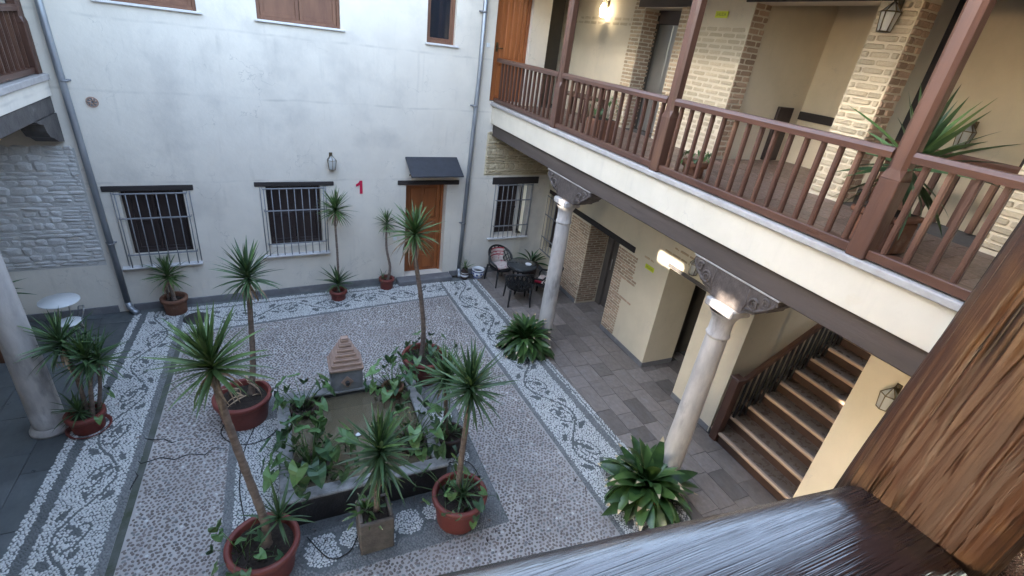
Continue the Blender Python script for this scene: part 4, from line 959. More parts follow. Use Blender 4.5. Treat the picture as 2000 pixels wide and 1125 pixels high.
# ------------------------------------------------------------------ plants
def blade(curv, wid, fold, seg, mats, tipfrom=1.1, prof=None, twist=0.0, name='leaf'):
    """leaf along +X, unit length; curv bends it down along its length"""
    g = MB(); x = z = 0.0; a = 0.0; rows = []
    for i in range(seg+1):
        s = i/seg
        w_ = wid * (prof(s) if prof else max(.012, min(1, .55 + 1.6*s) * (1 - s**2.2)))
        tw = twist*s
        dy, dz = math.cos(tw)*w_, math.sin(tw)*w_
        ca, sa = math.cos(a), math.sin(a)
        up = fold*w_
        rows.append(((x-sa*up, -dy, z+ca*up-dz), (x, 0, z), (x-sa*up, dy, z+ca*up+dz)))
        a -= curv/seg; x += math.cos(a)/seg; z += math.sin(a)/seg
    for i in range(seg):
        m = 1 if (i+.5)/seg > tipfrom else 0
        for j in (0, 1): g.poly([rows[i][j], rows[i][j+1], rows[i+1][j+1], rows[i+1][j]], m, True)
    bm = bmesh.new(); me = g.mesh(name, mats, False); bm.from_mesh(me); bmesh.ops.remove_doubles(bm, verts=bm.verts, dist=1e-5); bm.to_mesh(me); bm.free()
    return me
YL = {}
for k, m in (('g','yucca'), ('b','yucca_b'), ('y','yucca_y'), ('d','dry')):
    YL[k] = [blade(c, .052, .45, 6, [M[m]], twist=t) for c, t in ((.05,.2), (.25,-.3), (.5,.3), (.95,-.4), (1.7,.5))]
def yucca_head(parent, c, n, L, kind='g', top=88, low=-35, dry=.12, spread=1.0, lean=(0,0), wid=1.0, seed=0, stem=.16, pw_=1.05):
    n = int(n*1.35); wid *= .84; r = random.Random(seed); R0 = Matrix.Rotation(lean[0], 4, 'X') @ Matrix.Rotation(lean[1], 4, 'Y')
    for i in range(n):
        f = (i+.5)/n; az = i*2.39996 + r.uniform(-.25,.25); el = math.radians(top - (top-low) * f**pw_ + r.uniform(-12,12))
        l = L * r.uniform(.70, 1.15) * (1 - .25*max(0, f-.75)/.25) * (.8 + .2*min(1, f*4))
        kk = 'd' if (f > 1-dry and r.random() < .75) else (('y' if f < .3 else kind) if r.random() < .35 else kind)
        ci = min(4, int(max(0, f*3.2 + r.uniform(-.6,.7)) + (1 if kk == 'd' else 0)))
        m = R0 @ Matrix.Rotation(az, 4, 'Z') @ Matrix.Rotation(-el, 4, 'Y') @ Matrix.Rotation(r.uniform(-.5,.5), 4, 'X') @ Matrix.Diagonal((l, l*wid*r.uniform(.85,1.1), l, 1))
        off = Vector((0,0,stem*(.5-f)))
        link('leaf', YL[kk][ci], parent, mat=Matrix.Translation(Vector(c) + (R0 @ off)) @ m)
def pot(parent, r0, h, m='terra', rim=.045, taper=.74, soil=True, saucer=False, z=0.0):
    g = MB(); rt = r0
    prof = [(0,.0),(r0*taper,.0),(r0*taper+.01,.012),(rt-.03,h-.085),(rt-.028,h-.075),(rt,h-.07),(rt+.004,h-.012),(rt-.006,h),(rt-rim,h),(rt-rim-.004,h-.02),(rt-rim-.03,h-.11)]
    g.lathe(prof, 36, (0,0,z)); pt = obj('pot', g, M[m], parent)
    if soil:
        g = MB(); rs = rt-rim-.012; k = 24; pts = []
        for ring in range(5):
            rr = rs*ring/4
            for j in range(k): pts.append((rr*math.cos(2*PI*j/k), rr*math.sin(2*PI*j/k), z+h-.075 + .02*(1-ring/4) + random.uniform(-.012,.012)))
        g.v = pts
        for ring in range(4):
            for j in range(k): g.f.append((ring*k+j, ring*k+(j+1)%k, (ring+1)*k+(j+1)%k, (ring+1)*k+j)); g.m.append(0); g.sm.append(True)
        obj('soil', g, M['soil'], parent)
    if saucer:
        g = MB(); g.lathe([(0,.002),(r0*taper+.05,.002),(r0*taper+.085,.035),(r0*taper+.07,.035),(r0*taper+.045,.012)], 32, (0,0,z)); obj('saucer', g, M[m], parent)
    return pt
def trunk(parent, pts, r, m='trunk'):
    P = [Vector(p) for p in pts]; out = []; rad = []; n = 90
    for i in range(n+1):
        f = i/n*(len(P)-1); k = min(int(f), len(P)-2); t = f-k
        p0, p1, p2, p3 = P[max(k-1,0)], P[k], P[k+1], P[min(k+2,len(P)-1)]
        out.append(.5*((2*p1)+(-p0+p2)*t+(2*p0-5*p1+4*p2-p3)*t*t+(-p0+3*p1-3*p2+p3)*t**3)); rad.append((r[0]+(r[1]-r[0])*i/n)*(1+.075*((i*.37)%1.0-.5)+.05*math.sin(i*.9)+(.4*max(0,1-i/9) if r[0] > .03 else 0)))
    g = MB(); g.tube(out, rad, 10); return obj('trunk', g, M[m], parent)
# broad lance leaves (aspidistra) and arrow leaves (arum)
lance = lambda s: max(.02, math.sin(PI*min(1, s*.94+.06))**.8 * (1 - .25*s)) if s > .16 else .12
AL = [blade(c, .125, .3, 9, [M[m], M['tip']], tf, lance, tw) for m in ('aspi','aspi_l') for c, tf, tw in ((.45,.88,.2), (.8,1.1,-.3), (1.4,.88,.4), (1.0,1.1,-.2))]
def lance_bush(parent, c, n, L, seed, top=82, low=-20, idx=None, wid=1.0, rad=.1):
    r = random.Random(seed)
    for i in range(n):
        f = (i+.5)/n; az = i*2.39996 + r.uniform(-.4,.4); el = math.radians(top-(top-low)*f + r.uniform(-9,9)); l = L*r.uniform(.75,1.12)
        me = AL[r.choice(idx)] if idx else AL[r.choice((0,1,2,3,3,4,5,6,7) if f < .7 else (0,1,2,3,3))]
        o = Vector(c) + Vector((math.cos(az)*rad*f, math.sin(az)*rad*f, r.uniform(-.02,.02)))
        link('leaf', me, parent, mat=Matrix.Translation(o) @ Matrix.Rotation(az,4,'Z') @ Matrix.Rotation(-el,4,'Y') @ Matrix.Rotation(r.uniform(-.7,.7),4,'X') @ Matrix.Diagonal((l,l*wid,l,1)))
def arrow_leaf(kind, droop, seed):
    r = random.Random(seed); g = MB()
    # petiole rising from the origin, blade at the end
    pts = [(0,0,0),(.05,0,.35),(.15,0,.68),(.30,0,.90)]
    g.tube(pts, [.012,.010,.008,.006], 5, 0)
    o = [(-.10,.07),(-.14,.125),(-.07,.15),(.01,.14),(.10,.11),(.20,.06),(.29,0)]
    full = [(0,0)] + o; N = len(full)
    base = Vector((.30,0,.90)); ca, sa = math.cos(droop), math.sin(droop)
    def T(x, y): 
        z = .22*abs(y) - .25*x*x + .02*math.sin(y*40+x*25); return (base.x + x*ca + z*sa, base.y + y, base.z - x*sa + z*ca)
    mid = [(0,0),(.05,0),(.12,0),(.20,0),(.29,0)]
    for s in (1, -1):
        ed = [(x, s*y) for x, y in o]
        fan = [(mid[0],mid[0],ed[0],ed[1]),(mid[0],mid[0],ed[1],ed[2]),(mid[0],mid[1],ed[3],ed[2]),(mid[1],mid[2],ed[4],ed[3]),(mid[2],mid[3],ed[5],ed[4]),(mid[3],mid[4],ed[6],ed[5])]
        for a, b, c, d in fan:
            q = [T(*a), T(*b), T(*c), T(*d)] if a != b else [T(*a), T(*c), T(*d)]
            q = [p for i, p in enumerate(q) if p not in q[:i]]
            if len(q) > 2: g.poly(q, 1, True)
    return g.mesh('leaf', [M['aspi_l'], M[kind]], False)
AR = [arrow_leaf(k, d, i) for i, (k, d) in enumerate((('arrow',.3),('arrow',.8),('arrow_d',.5),('arrow',1.2),('arrow_d',.95),('yucca_y',.6)))]
def arum(parent, c, n, H, seed, spread=.55, rad=.10, sc=1.0):
    r = random.Random(seed)
    for i in range(n):
        az = i*2.39996 + r.uniform(-.4,.4); f = (i+.5)/n; tilt = spread*f**.7*r.uniform(.7,1.3); h = H*r.uniform(.72,1.1)*(1-.25*f)
        o = Vector(c) + Vector((math.cos(az)*rad*f, math.sin(az)*rad*f, 0))
        link('leaf', r.choice(AR), parent, mat=Matrix.Translation(o) @ Matrix.Rotation(az,4,'Z') @ Matrix.Rotation(tilt,4,'Y') @ Matrix.Rotation(r.uniform(-.4,.4),4,'Z') @ Matrix.Diagonal((h*sc*1.0,h*sc*1.0,h,1)))
GP = 'potted plants of the courtyard'
def plant(name, label, loc): return thing(name, label, 'potted plant', loc, 0, GP)

# big pot at the lower left: leaning yucca
p = plant('potted_yucca', 'leaning yucca with bare trunk in the big terracotta pot nearest the bottom left', (-.50,3.73,0))
pot(p, .345, .43); trunk(p, [(.03,.0,.36),(.04,.02,.7),(-.06,.07,1.45),(-.15,.15,2.1),(-.17,.17,2.46)], (.043,.029)); yucca_head(p, (-.17,.17,2.5), 88, .49, 'g', 88, -30, .16, pw_=1.3, seed=1, lean=(.05,-.12))
yucca_head(p, (.17,.06,.62), 18, .40, 'b', 80, 5, 0, seed=2, stem=.05); arum(p, (-.2,-.02,.36), 8, .34, 3, 1.2, .1, 1.5); arum(p, (-.14,-.14,.36), 9, .22, 4, 1.1, .14, 2.0)
# mid-left pot with a tall yucca
p = plant('potted_yucca', 'tall thin-trunked yucca in the terracotta pot left of the fountain', (-.77,6.15,0))
pot(p, .365, .42); trunk(p, [(.10,.08,.34),(.18,.06,.9),(.23,.02,1.6),(.26,0,2.12)], (.042,.028)); yucca_head(p, (.26,0,2.2), 78, .45, 'b', 86, -35, .15, seed=5)
for i in range(9):
    az = random.uniform(0, 2*PI); link('leaf', YL['d'][random.choice((2,3,4))], p, mat=Matrix.Translation((random.uniform(-.1,.15),random.uniform(-.1,.1),random.uniform(.42,.62))) @ Matrix.Rotation(az,4,'Z') @ Matrix.Rotation(random.uniform(-.5,.3),4,'Y') @ Matrix.Diagonal((.34,.34,.34,1)))
# pot behind the fountain on the right
p = plant('potted_yucca', 'tall slender yucca before the house door in a leafy terracotta pot', (1.85,6.42,0))
pot(p, .355, .46); trunk(p, [(-.02,.05,.38),(-.02,.03,.95),(-.10,0,1.6),(-.20,-.01,2.2),(-.22,-.02,2.5)], (.040,.030)); yucca_head(p, (-.22,-.02,2.58), 88, .47, 'g', 86, -40, .30, seed=7, spread=.9)
yucca_head(p, (-.02,.02,1.02), 5, .16, 'd', 60, 0, 1, seed=8, stem=.03); arum(p, (-.06,-.05,.38), 24, .36, 9, 1.0, .24, 1.4); arum(p, (.14,.08,.38), 10, .42, 10, .9, .14, 1.2)
# right big pot
p = plant('potted_yucca', 'single-trunk yucca in the big terracotta pot right of the fountain front', (1.57,3.68,0))
pot(p, .322, .43); trunk(p, [(.0,.06,.36),(.0,.06,.9),(.02,.06,1.5),(.03,.07,1.84)], (.036,.028)); yucca_head(p, (.03,.07,1.9), 82, .50, 'b', 86, -35, .04, seed=11)
yucca_head(p, (.02,-.03,.42), 22, .34, 'b', 75, 5, 0, seed=12, stem=.05); arum(p, (-.14,.1,.36), 11, .40, 13, 1.1, .1, 1.3); arum(p, (.08,-.06,.36), 16, .20, 14, 1.0, .2, 2.2)
# dark pot behind it
p = plant('potted_yucca', 'short dark yucca in a dark pot behind the right fountain corner', (1.77,4.74,0))
pot(p, .21, .34, 'terra_dk', .03); trunk(p, [(-.04,.0,.28),(-.07,.0,.7),(-.10,0,1.2)], (.032,.026)); yucca_head(p, (-.10,0,1.28), 66, .43, 'b', 86, -35, .04, seed=15); lance_bush(p, (0,0,.32), 16, .26, 16, idx=(0,1,3), top=70, low=0)
# square stone planter
p = plant('planter_yucca', 'stemless yucca bursting from the square mossy stone planter before the fountain', (.60,3.72,0))
for nm, a, b in (('side', (-.18,-.18), (.18,-.137)), ('side', (-.18,.137), (.18,.18)), ('side', (-.18,-.135), (-.137,.135)), ('side', (.137,-.135), (.18,.135))):
    g = MB(); g.cbox((a[0],a[1],.0),(b[0],b[1],.48), .012); obj(nm, g, M['stone_box'], p)
g = MB(); g.box((-.137,-.137,.01),(.137,.137,.43)); obj('soil', g, M['soil'], p)
trunk(p, [(.02,.02,.40),(.04,.02,.8),(.06,.02,1.12)], (.034,.03)); yucca_head(p, (.06,.02,1.25), 90, .50, 'b', 86, -50, .03, seed=17, stem=.34)
yucca_head(p, (.05,.0,1.0), 8, .5, 'b', -40, -72, 0, seed=18, stem=.1); lance_bush(p, (-.08,.05,.44), 34, .15, 19, idx=(4,5,7), top=80, low=-10, rad=.16)
# pots standing in the pool
for nm, lb, loc, rr, h, n, H, sd, spd in (
    ('potted_arum', 'arrow-leaved plant in the rear left corner of the fountain pool', (-.02,5.66,.10), .17, .34, 20, .50, 21, .65),
    ('potted_arum', 'largest bushy arrow-leaved plant at the front left of the fountain pool', (.02,4.62,.10), .20, .30, 40, .62, 22, .8),
    ('potted_arum', 'arrow-leaved plant at the front right of the fountain pool', (1.25,4.66,.10), .18, .33, 32, .56, 23, .75),
    ('potted_arum', 'arrow-leaved plant in a clay pot at the rear right of the fountain pool', (1.20,5.72,.10), .16, .40, 26, .50, 24, .7)):
    p = plant(nm, lb, loc); pot(p, rr, h, 'terra_dk' if sd != 24 else 'terra_old', .03); arum(p, (0,0,h-.06), int(n*1.05), H, sd, spd, rr*.7, 1.15); arum(p, (0,0,h-.06), n//2, H*.5, sd+50, 1.1, rr*.8, 1.6)
# left pot with saucer, three heads
p = plant('potted_yucca', 'three-headed yucca in a red pot on a saucer beside the left column', (-2.60,6.48,0))
pot(p, .215, .27, saucer=True); trunk(p, [(.02,.02,.2),(.03,.03,.8),(.0,.03,1.22)], (.028,.022)); trunk(p, [(.08,-.02,.2),(.14,-.02,.6),(.20,-.03,1.02)], (.028,.022)); trunk(p, [(.12,.05,.2),(.22,.05,.6),(.28,.03,.95)], (.024,.02))
yucca_head(p, (.0,.03,1.3), 66, .46, 'b', 86, -40, .15, seed=31); yucca_head(p, (.20,-.03,1.08), 60, .44, 'b', 86, -35, .06, seed=32); yucca_head(p, (.30,.03,1.02), 36, .42, 'b', 80, -30, .06, seed=33)
yucca_head(p, (-.04,-.03,.30), 34, .34, 'b', 80, 0, 0, seed=34, stem=.05); arum(p, (.14,.0,.22), 5, .36, 35, 1.0, .1, .9)
# pots along the house wall
p = plant('potted_yucca', 'bushy low yucca in an old clay pot beneath the left barred window', (-2.0,9.42,0))
pot(p, .215, .32, 'terra_old'); yucca_head(p, (-.02,.0,.74), 64, .40, 'g', 86, -30, .18, seed=41, stem=.2); trunk(p, [(0,0,.25),(-.02,0,.68)], (.035,.03)); trunk(p, [(-.09,.03,.25),(-.08,.02,.55)], (.02,.018))
p = plant('potted_yucca', 'tall yucca with a leafy foot in a small red pot beside the lantern window', (.83,9.38,0))
pot(p, .172, .21); trunk(p, [(0,.03,.15),(.02,.05,.9),(.0,.06,1.8)], (.026,.02)); yucca_head(p, (.02,.06,1.9), 78, .42, 'g', 86, -42, .14, seed=43); yucca_head(p, (.0,.0,.36), 40, .43, 'b', 84, 5, 0, seed=44, stem=.08)
p = plant('potted_yucca', 'small crooked yucca in a red pot next to the doorstep', (1.87,9.68,0))
pot(p, .165, .25); trunk(p, [(.03,.0,.18),(.07,.0,.5),(.0,.02,.95),(.0,.02,1.42)], (.032,.02)); yucca_head(p, (.0,.02,1.5), 44, .33, 'g', 86, -35, .06, seed=45); yucca_head(p, (-.07,.0,.25), 12, .24, 'b', 70, 5, 0, seed=46, stem=.04)
# aspidistras before the columns
p = plant('potted_aspidistra', 'broad-leaved aspidistra in a clay pot before the column by the nook', (3.82,6.70,0))
pot(p, .175, .24, 'terra_old', saucer=True); lance_bush(p, (.07,.04,.26), 150, .50, 51, 84, -32, rad=.20)
p = plant('potted_aspidistra', 'large pale-tipped aspidistra in a clay pot before the staircase column', (3.86,3.10,0))
pot(p, .205, .26, 'terra_old', saucer=True); lance_bush(p, (.08,.05,.30), 112, .60, 52, 88, -24, rad=.16, wid=1.2)
# nook
p = plant('potted_succulent', 'stiff fleshy-leaved plant in the nook corner behind the glass table', (5.42,9.72,0))
pot(p, .19, .34, 'terra_dk', .03); lance_bush(p, (0,0,.34), 20, .46, 53, 80, 20, idx=(0,3,3), wid=.6)
p = plant('potted_plant', 'small spiky plant in a dark patterned jar beside the right drainpipe', (3.73,9.82,0))
g = MB(); g.lathe([(0,0),(.075,0),(.095,.06),(.09,.18),(.06,.25),(.065,.27),(.05,.27)], 24); obj('jar', g, M['terra_dk'], p)
g = MB(); g.lathe([(.0965,.08),(.0985,.10),(.0975,.125)], 24); obj('stripe', g, M['porcelain'], p); g = MB(); g.lathe([(.0935,.16),(.0935,.175)], 24); obj('stripe', g, M['porcelain'], p)
yucca_head(p, (0,0,.27), 12, .30, 'g', 86, 20, .1, seed=54, stem=.03)
p = plant('porcelain_pot', 'blue and white porcelain pot standing empty beside the right drainpipe', (4.07,9.82,0))
g = MB(); g.lathe([(0,0),(.10,0),(.10,.03),(.135,.09),(.145,.15),(.125,.20),(.15,.215),(.152,.235),(.13,.235),(.115,.20),(.12,.12)], 28); obj('pot', g, M['porcelain'], p)
g = MB(); g.disc(.118, .16); obj('soil', g, M['soil'], p)
for z, r_ in ((.035,.108),(.185,.134)): g = MB(); g.lathe([(r_,z-.01),(r_+.004,z),(r_,z+.01)], 28); obj('band', g, M['cobalt'], p)
for i in range(9):
    q = 2*PI*i/9; g = MB(); rr = .142
    g.lathe([(0,-.012),(.02,-.008),(.026,0),(.02,.008),(0,.012)], 8); obj('flower', g, M['cobalt'], p, (rr*math.cos(q), rr*math.sin(q), .115+.02*(i%2)), (0, PI/2, q))
p = plant('potted_yucca', 'yucca leaves showing past the left marble column', (-4.02,8.45,0))
pot(p, .2, .3, 'terra_old'); trunk(p, [(0,0,.24),(0,0,1.0)], (.03,.025)); yucca_head(p, (0,0,1.08), 46, .5, 'b', 80, -35, .05, seed=56)
# upper gallery
p = plant('potted_ivy', 'small leafy plant in a clay pot behind the upper balustrade', (4.55,4.50,3.97))
pot(p, .15, .20, 'terra_old', .03); arum(p, (0,0,.15), 22, .20, 57, 1.0, .10, 1.2)
p = plant('boxed_plant', 'sparse plant in a square terracotta box behind the upper balustrade near the lift', (4.50,6.55,3.97))
g = MB(); g.cbox((-.17,-.17,0),(.17,.17,.32), .015); obj('box', g, M['terra_old'], p); g = MB(); g.box((-.14,-.14,.30),(.14,.14,.325)); obj('soil', g, M['soil'], p); arum(p, (0,0,.30), 14, .38, 58, .8, .1, .8)
p = plant('boxed_yucca', 'large yucca in a square terracotta box behind the upper gallery post', (4.62,2.30,3.97))
g = MB(); g.cbox((-.18,-.18,0),(.18,.18,.28), .015); g.cbox((-.20,-.20,.282),(.20,.20,.33), .012); obj('box', g, M['terra_old'], p); g = MB(); g.box((-.15,-.15,.31),(.15,.15,.335)); obj('soil', g, M['soil'], p)
trunk(p, [(0,0,.3),(0,0,.62)], (.03,.028)); yucca_head(p, (0,0,.68), 40, .62, 'b', 86, -55, .03, seed=59, wid=1.5)

# ------------------------------------------------------------------ furniture
def tub_chair(x, y, face, label, cushion=None):
    c = thing('armchair', label, 'chair', (x, y, 0), face, 'black lattice armchairs in the nook')
    # local: sits facing +y, back at -y
    for sx in (-1, 1):
        for yy, lean_ in ((.22,.03), (-.22,-.05)):
            g = MB(); g.tube([(sx*.22,yy,.40),(sx*.235,yy+lean_*.6,.2),(sx*.25,yy+lean_,0)], [.026,.022,.018], 6); obj('leg', g, M['black'], c)
    g = MB(); g.prism([(.26*math.cos(2*PI*i/20)*(1 if abs(math.cos(2*PI*i/20)) < .8 else 1.0), .27*math.sin(2*PI*i/20)) for i in range(20)], 'z', .385, .425); obj('seat', g, M['black'], c)
    R = .285
    def bp(t, z): q = PI + t*PI; flare = 1 + (z-.42)*.25; return (R*flare*math.cos(q), R*flare*math.sin(q)*1.05, z)
    top = lambda t: .58 + .24*math.sin(PI*t)**.7
    g = MB(); g.tube([(.29,.2,.56)] + [bp(1-i/24, top(1-i/24)) for i in range(25)] + [(-.29,.2,.56)], .024, 8); obj('back_rim', g, M['black'], c)
    for sx in (-1, 1): g = MB(); g.tube([(sx*.285,.2,.565),(sx*.255,.235,.5),(sx*.235,.235,.41)], .02, 7); obj('arm', g, M['black'], c)
    lt = MB()
    for i in range(19):
        for s in (-1, 1):
            t0 = (i-4)/10; pts = []
            for k in range(7):
                t = t0 + s*k/6*.22 + (.22 if s < 0 else 0); 
                if 0 <= t <= 1: pts.append(bp(t, .43 + (top(t)-.43)*k/6))
            if len(pts) > 1: lt.tube(pts, .0105, 4)
    o = obj('lattice', lt, M['black'], c); o['kind'] = 'stuff'
    if cushion == 'back':
        g = MB(); n = 10
        for i in range(n):
            t0, t1 = .27+.46*i/n, .27+.46*(i+1)/n
            for z0, z1, m in ((.44,.60,0),(.60,.63,1),(.63,.68,0),(.68,.70,1),(.70,.76,0),(.76,.79,1)):
                q = [(bp(t,z)[0]*.86, bp(t,z)[1]*.86, z) for t, z in ((t0,z0),(t1,z0),(t1,z1),(t0,z1))]; g.poly(q, m, True)
        g.cbox((-.2,-.18,.428),(.2,.2,.475), .02, 0); obj('cushion', g, [M['cushion'], M['cushion_r']], c)
    elif cushion == 'seat':
        g = MB(); g.cbox((-.2,-.2,.428),(.2,.2,.48), .02, 0); g.cbox((-.21,.05,.429),(-.07,.22,.487), .015, 1); obj('cushion', g, [M['cushion'], M['cushion_r']], c)
    return c
tub_chair(4.50, 9.50, math.radians(190), 'black armchair against the house wall with a red striped cushion', 'back')
tub_chair(4.52, 8.52, math.radians(-12), 'empty black armchair with its lattice back to the courtyard')
tub_chair(5.22, 8.55, math.radians(45), 'black armchair half behind the marble column with a red cushion', 'seat')
t = thing('glass_table', 'round smoked-glass table among the black armchairs', 'table', (4.80,9.02,0))
g = MB(); g.lathe([(0,.655),(.33,.655),(.34,.662),(.34,.672),(.33,.678),(0,.678)], 40); obj('top', g, M['tableglass'], t)
g = MB(); g.lathe([(.325,.60),(.345,.62),(.35,.65),(.335,.652),(.32,.62)], 40); obj('rim', g, M['black'], t)
for i in range(4):
    q = PI/4+i*PI/2; g = MB(); g.tube([(.25*math.cos(q),.25*math.sin(q),.64),(.16*math.cos(q),.16*math.sin(q),.35),(.26*math.cos(q),.26*math.sin(q),0)], .022, 7); obj('leg', g, M['black'], t)
a = thing('ashtray', 'small glass ashtray on the round smoked-glass table', 'ashtray', (4.92,8.94,.679))
g = MB(); g.lathe([(0,0),(.06,0),(.075,.03),(.065,.03),(.05,.008),(0,.008)], 18); obj('bowl', g, M['porcelain'], a)
t = thing('cafe_table', 'round white cafe table beyond the left column', 'table', (-3.37,8.82,0))
g = MB(); g.lathe([(0,.70),(.25,.70),(.26,.71),(.255,.722),(0,.724)], 40); obj('top', g, M['white'], t)
for i in range(3):
    q = i*2*PI/3+.4; g = MB(); g.tube([(.10*math.cos(q),.10*math.sin(q),.70),(.08*math.cos(q),.08*math.sin(q),.4),(.24*math.cos(q),.24*math.sin(q),0)], .011, 7); obj('leg', g, M['chrome'], t)
t = thing('white_chair', 'white round-seated chair tucked under the cafe table', 'chair', (-3.24,8.60,0))
g = MB(); g.lathe([(0,.43),(.15,.43),(.165,.44),(.15,.455),(0,.455)], 30); obj('seat', g, M['white'], t)
for i in range(4):
    q = i*PI/2+.6; g = MB(); g.tube([(.12*math.cos(q),.12*math.sin(q),.43),(.19*math.cos(q),.19*math.sin(q),0)], .010, 6); obj('leg', g, M['chrome'], t)
g = MB(); g.tube([(.14,.02,.44),(.20,.03,.62),(.19,.10,.66),(.10,.17,.62),(.06,.15,.44)], .010, 6); obj('back', g, M['chrome'], t)
# dark wooden bench on the upper gallery
t = thing('gallery_bench', 'dark red wooden bench against the far end of the upper gallery', 'bench', (5.35,8.7,3.97))
g = MB(); g.cbox((-.22,-.6,.40),(.22,.6,.44), .008); obj('seat', g, M['rail'], t)
for i in range(8): g = MB(); g.cbox((.20,-.55+i*.15,.44),(.225,-.50+i*.15,.60), .004); obj('slat', g, M['rail'], t)
g = MB(); g.cbox((.19,-.6,.60),(.235,.6,.66), .006); obj('top_rail', g, M['rail'], t)
for sx in (-.2,.2):
    for sy in (-.56,.56): g = MB(); g.cbox((sx-.02,sy-.025,0),(sx+.02,sy+.025,.40), .004); obj('leg', g, M['rail'], t)

# ------------------------------------------------------------------ lanterns, signs, small things
def lantern(loc, out, label, lit=False):
    t = thing('wall_lantern', label, 'lantern', loc, out, 'hexagonal wall lanterns')     # local -y points away from the wall
    H0, H1, r0, r1 = -.13, .05, .062, .088
    hexp = lambda r, z: [(r*math.cos(PI/6+i*PI/3), r*math.sin(PI/6+i*PI/3), z) for i in range(6)]
    a, b, ap = hexp(r0,H0), hexp(r1,H1), (0,0,.15)
    for i in range(6):
        j = (i+1) % 6; g = MB(); g.poly([a[i],a[j],b[j],b[i]]); obj('pane', g, M['lglass'], t)
        g = MB(); g.tube([a[i],b[i]], .0055, 5); obj('bar', g, M['brass'], t)
        g = MB(); g.tube([b[i],ap], .0055, 5); obj('bar', g, M['brass'], t)
        g = MB(); g.poly([b[i],b[j],ap]); obj('pane', g, M['lglass'], t)
    for q, nm in ((a,'base_ring'), (b,'rim')): g = MB(); g.tube(q+[q[0]], .006, 5, cap=False); obj(nm, g, M['brass'], t)
    g = MB(); g.prism([(p[0],p[1]) for p in a], 'z', H0-.006, H0+.002); obj('floor', g, M['brass'], t)
    g = MB(); g.lathe([(0,-.12),(.02,-.12),(.02,-.07),(.035,-.04),(.038,0),(.025,.035),(0,.045)], 14); obj('bulb', g, M['bulb_on' if lit else 'bulb'], t)
    g = MB(); g.tube([(0,.0,.15),(0,.03,.17),(0,.10,.12)], .007, 6); g.cbox((-.03,.088,.06),(.03,.10,.17), .004); obj('hook', g, M['brass'], t)
    return t
lantern(tuple(bw(-2.78,-.10,2.73)), YAW, 'hexagonal wall lantern above the middle barred window')
lantern((5.75,5.085,2.385), -PI/2, 'hexagonal wall lantern left of the staircase column bracket')
lantern((5.75,2.02,2.25), -PI/2, 'hexagonal wall lantern on the cream wall right of the stairs')
lantern((5.78,3.70,5.86), -PI/2, 'hexagonal wall lantern on the limewashed upper brick pier')
lantern((7.44,3.30,4.83), -PI/2, 'hexagonal wall lantern deep in the upper stairwell')
lt_ = lantern((5.79,9.08,5.90), -PI/2, 'lit hexagonal wall lantern on the upper gallery wall', True)
pl = bpy.data.lights.new('lantern_glow', 'POINT'); pl.energy = 3; pl.color = (1,.78,.48); pl.shadow_soft_size = .04
lo = link('lantern_glow', pl, lt_, (0,-.02,-.01))
def sign(loc, label, w_=.24, h_=.085):
    t = thing('exit_sign', label, 'sign', loc, -PI/2, 'lime emergency signs')
    g = MB(); g.cbox((-w_/2,-.008,-h_/2),(w_/2,0,h_/2), .002); obj('plate', g, M['yellow'], t)
    cu = bpy.data.curves.new('lettering', 'FONT'); cu.body = 'SALIDA'; cu.size = .058; cu.align_x = 'CENTER'; cu.align_y = 'CENTER'; cu.materials.append(M['signink']); cu.extrude = .0005
    tmp = bpy.data.objects.new('tmp', cu); COL.objects.link(tmp); bpy.context.view_layer.update()
    me = bpy.data.meshes.new_from_object(tmp.evaluated_get(bpy.context.evaluated_depsgraph_get())); bpy.data.objects.remove(tmp)
    o = link('lettering', me, t, (0,-.0095,0), (PI/2,0,0)); o['kind'] = 'stuff'
sign((5.885,6.12,5.87), 'lime green sign on the upper gallery wall')
sign((5.845,6.13,1.86), 'lime green sign on the cream wall beside the brick jamb')
def hose(pts, label, r=.0065):
    P = [Vector(p) for p in pts]; out = []
    for i in range(len(P)-1):
        p0, p1, p2, p3 = P[max(i-1,0)], P[i], P[i+1], P[min(i+2,len(P)-1)]
        for k in range(8):
            t = k/8; out.append(.5*((2*p1)+(-p0+p2)*t+(2*p0-5*p1+4*p2-p3)*t*t+(-p0+3*p1-3*p2+p3)*t**3))
    g = MB(); g.tube(out+[P[-1]], r, 6); o = obj('hose', g, M['cable']); tag(o, label, 'hose', 'black irrigation hoses')
hose([(-1.02,6.1,.02),(-1.06,5.9,.018),(-.95,5.7,.018),(-.76,5.59,.018),(-.52,5.62,.02),(-.36,5.75,.06),(-.33,5.8,.20)], 'black hose curving from the left pot to the fountain wall')
hose([(-.62,6.0,.02),(-.70,5.75,.018),(-.78,5.4,.018),(-.80,4.9,.018),(-.74,4.45,.018),(-.68,4.1,.02)], 'long black hose running along the left of the fountain')
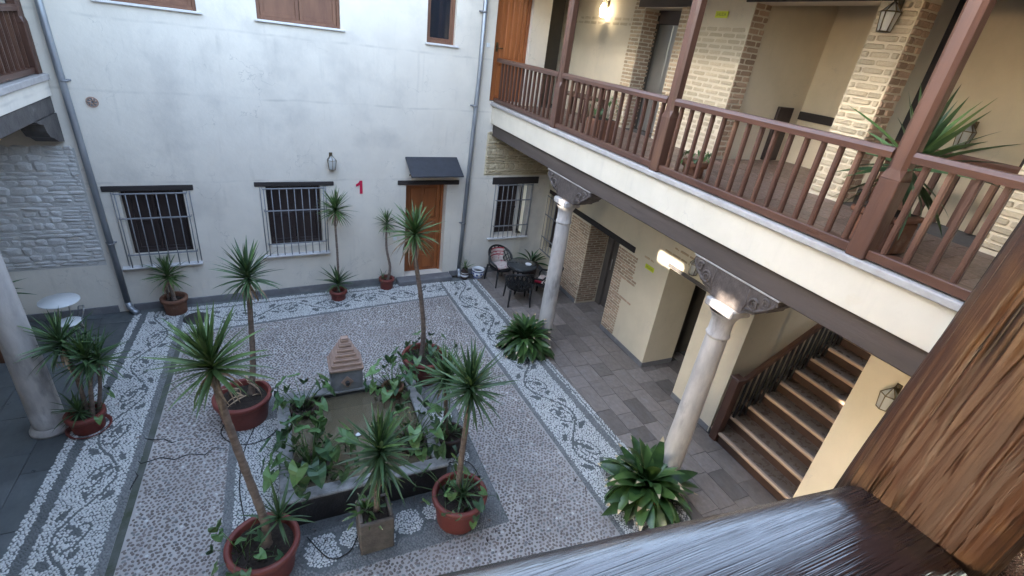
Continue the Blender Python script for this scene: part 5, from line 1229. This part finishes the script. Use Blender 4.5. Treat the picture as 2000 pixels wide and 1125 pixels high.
hose([(-.1,3.95,.02),(.1,3.62,.018),(.3,3.62,.018),(.42,3.78,.02)], 'short black hose looping in front of the fountain')
hose([(1.72,4.5,.02),(1.95,4.45,.02),(2.02,4.2,.02),(1.9,3.95,.02)], 'black hose curling behind the right terracotta pot')
g = MB(); g.lathe([(0,.016),(.19,.016),(.205,.012),(.21,.0)], 32, (0,0,0)); dc = obj('drain_cover', g, M['fountain'], None, (-1.66,9.10,.006)); tag(dc, 'dark round drain cover in the mosaic near the left wall pot', 'drain cover')
g = MB(); g.lathe([(0,-.004),(.03,0),(.045,.012),(.03,.02),(0,.022)], 10); pt_ = obj('petal', g, M['porcelain'], None, (.62,5.03,.337), (0,0,.5)); pt_.scale = (1.2,.8,1); tag(pt_, 'white petal floating on the pool water', 'petal')

# a few dry leaves and crumbs of soil blown onto the floor
g = MB(); r = random.Random(77)
for cx, cy, n, rad in ((-.5,3.73,12,.6), (1.57,3.68,12,.6), (-.77,6.15,10,.7), (1.85,6.42,12,.7), (3.4,5.2,8,.5), (-2.3,6.4,8,.5), (.8,8.9,8,1.2), (3.6,3.4,10,.5), (.6,7.5,8,1.5)):
    for i in range(n):
        a = r.uniform(0, 2*PI); q = rad*math.sqrt(r.uniform(.35, 1)); x, y = cx+q*math.cos(a), cy+q*math.sin(a)
        if FX0 < x < FX1 and FY0 < y < FY1: continue
        t = r.uniform(0, 2*PI); l, w_ = r.uniform(.015, .045), r.uniform(.005, .012); ca, sa = math.cos(t), math.sin(t); z = .017
        P = lambda u, v, h: (x+u*ca-v*sa, y+u*sa+v*ca, z+h)
        m = 0 if r.random() < .6 else 1
        g.poly([P(-l,0,.002), P(0,-w_,.006), P(l,0,.010), P(0,0,.001)], m, True); g.poly([P(-l,0,.002), P(0,0,.001), P(l,0,.010), P(0,w_,.007)], m, True)
fl_ = obj('fallen_leaves', g, [M['trunk'], M['soil']], fix=False); fl_['kind'] = 'stuff'; fl_['label'] = 'scattered dry leaf bits and soil crumbs on the courtyard floor'
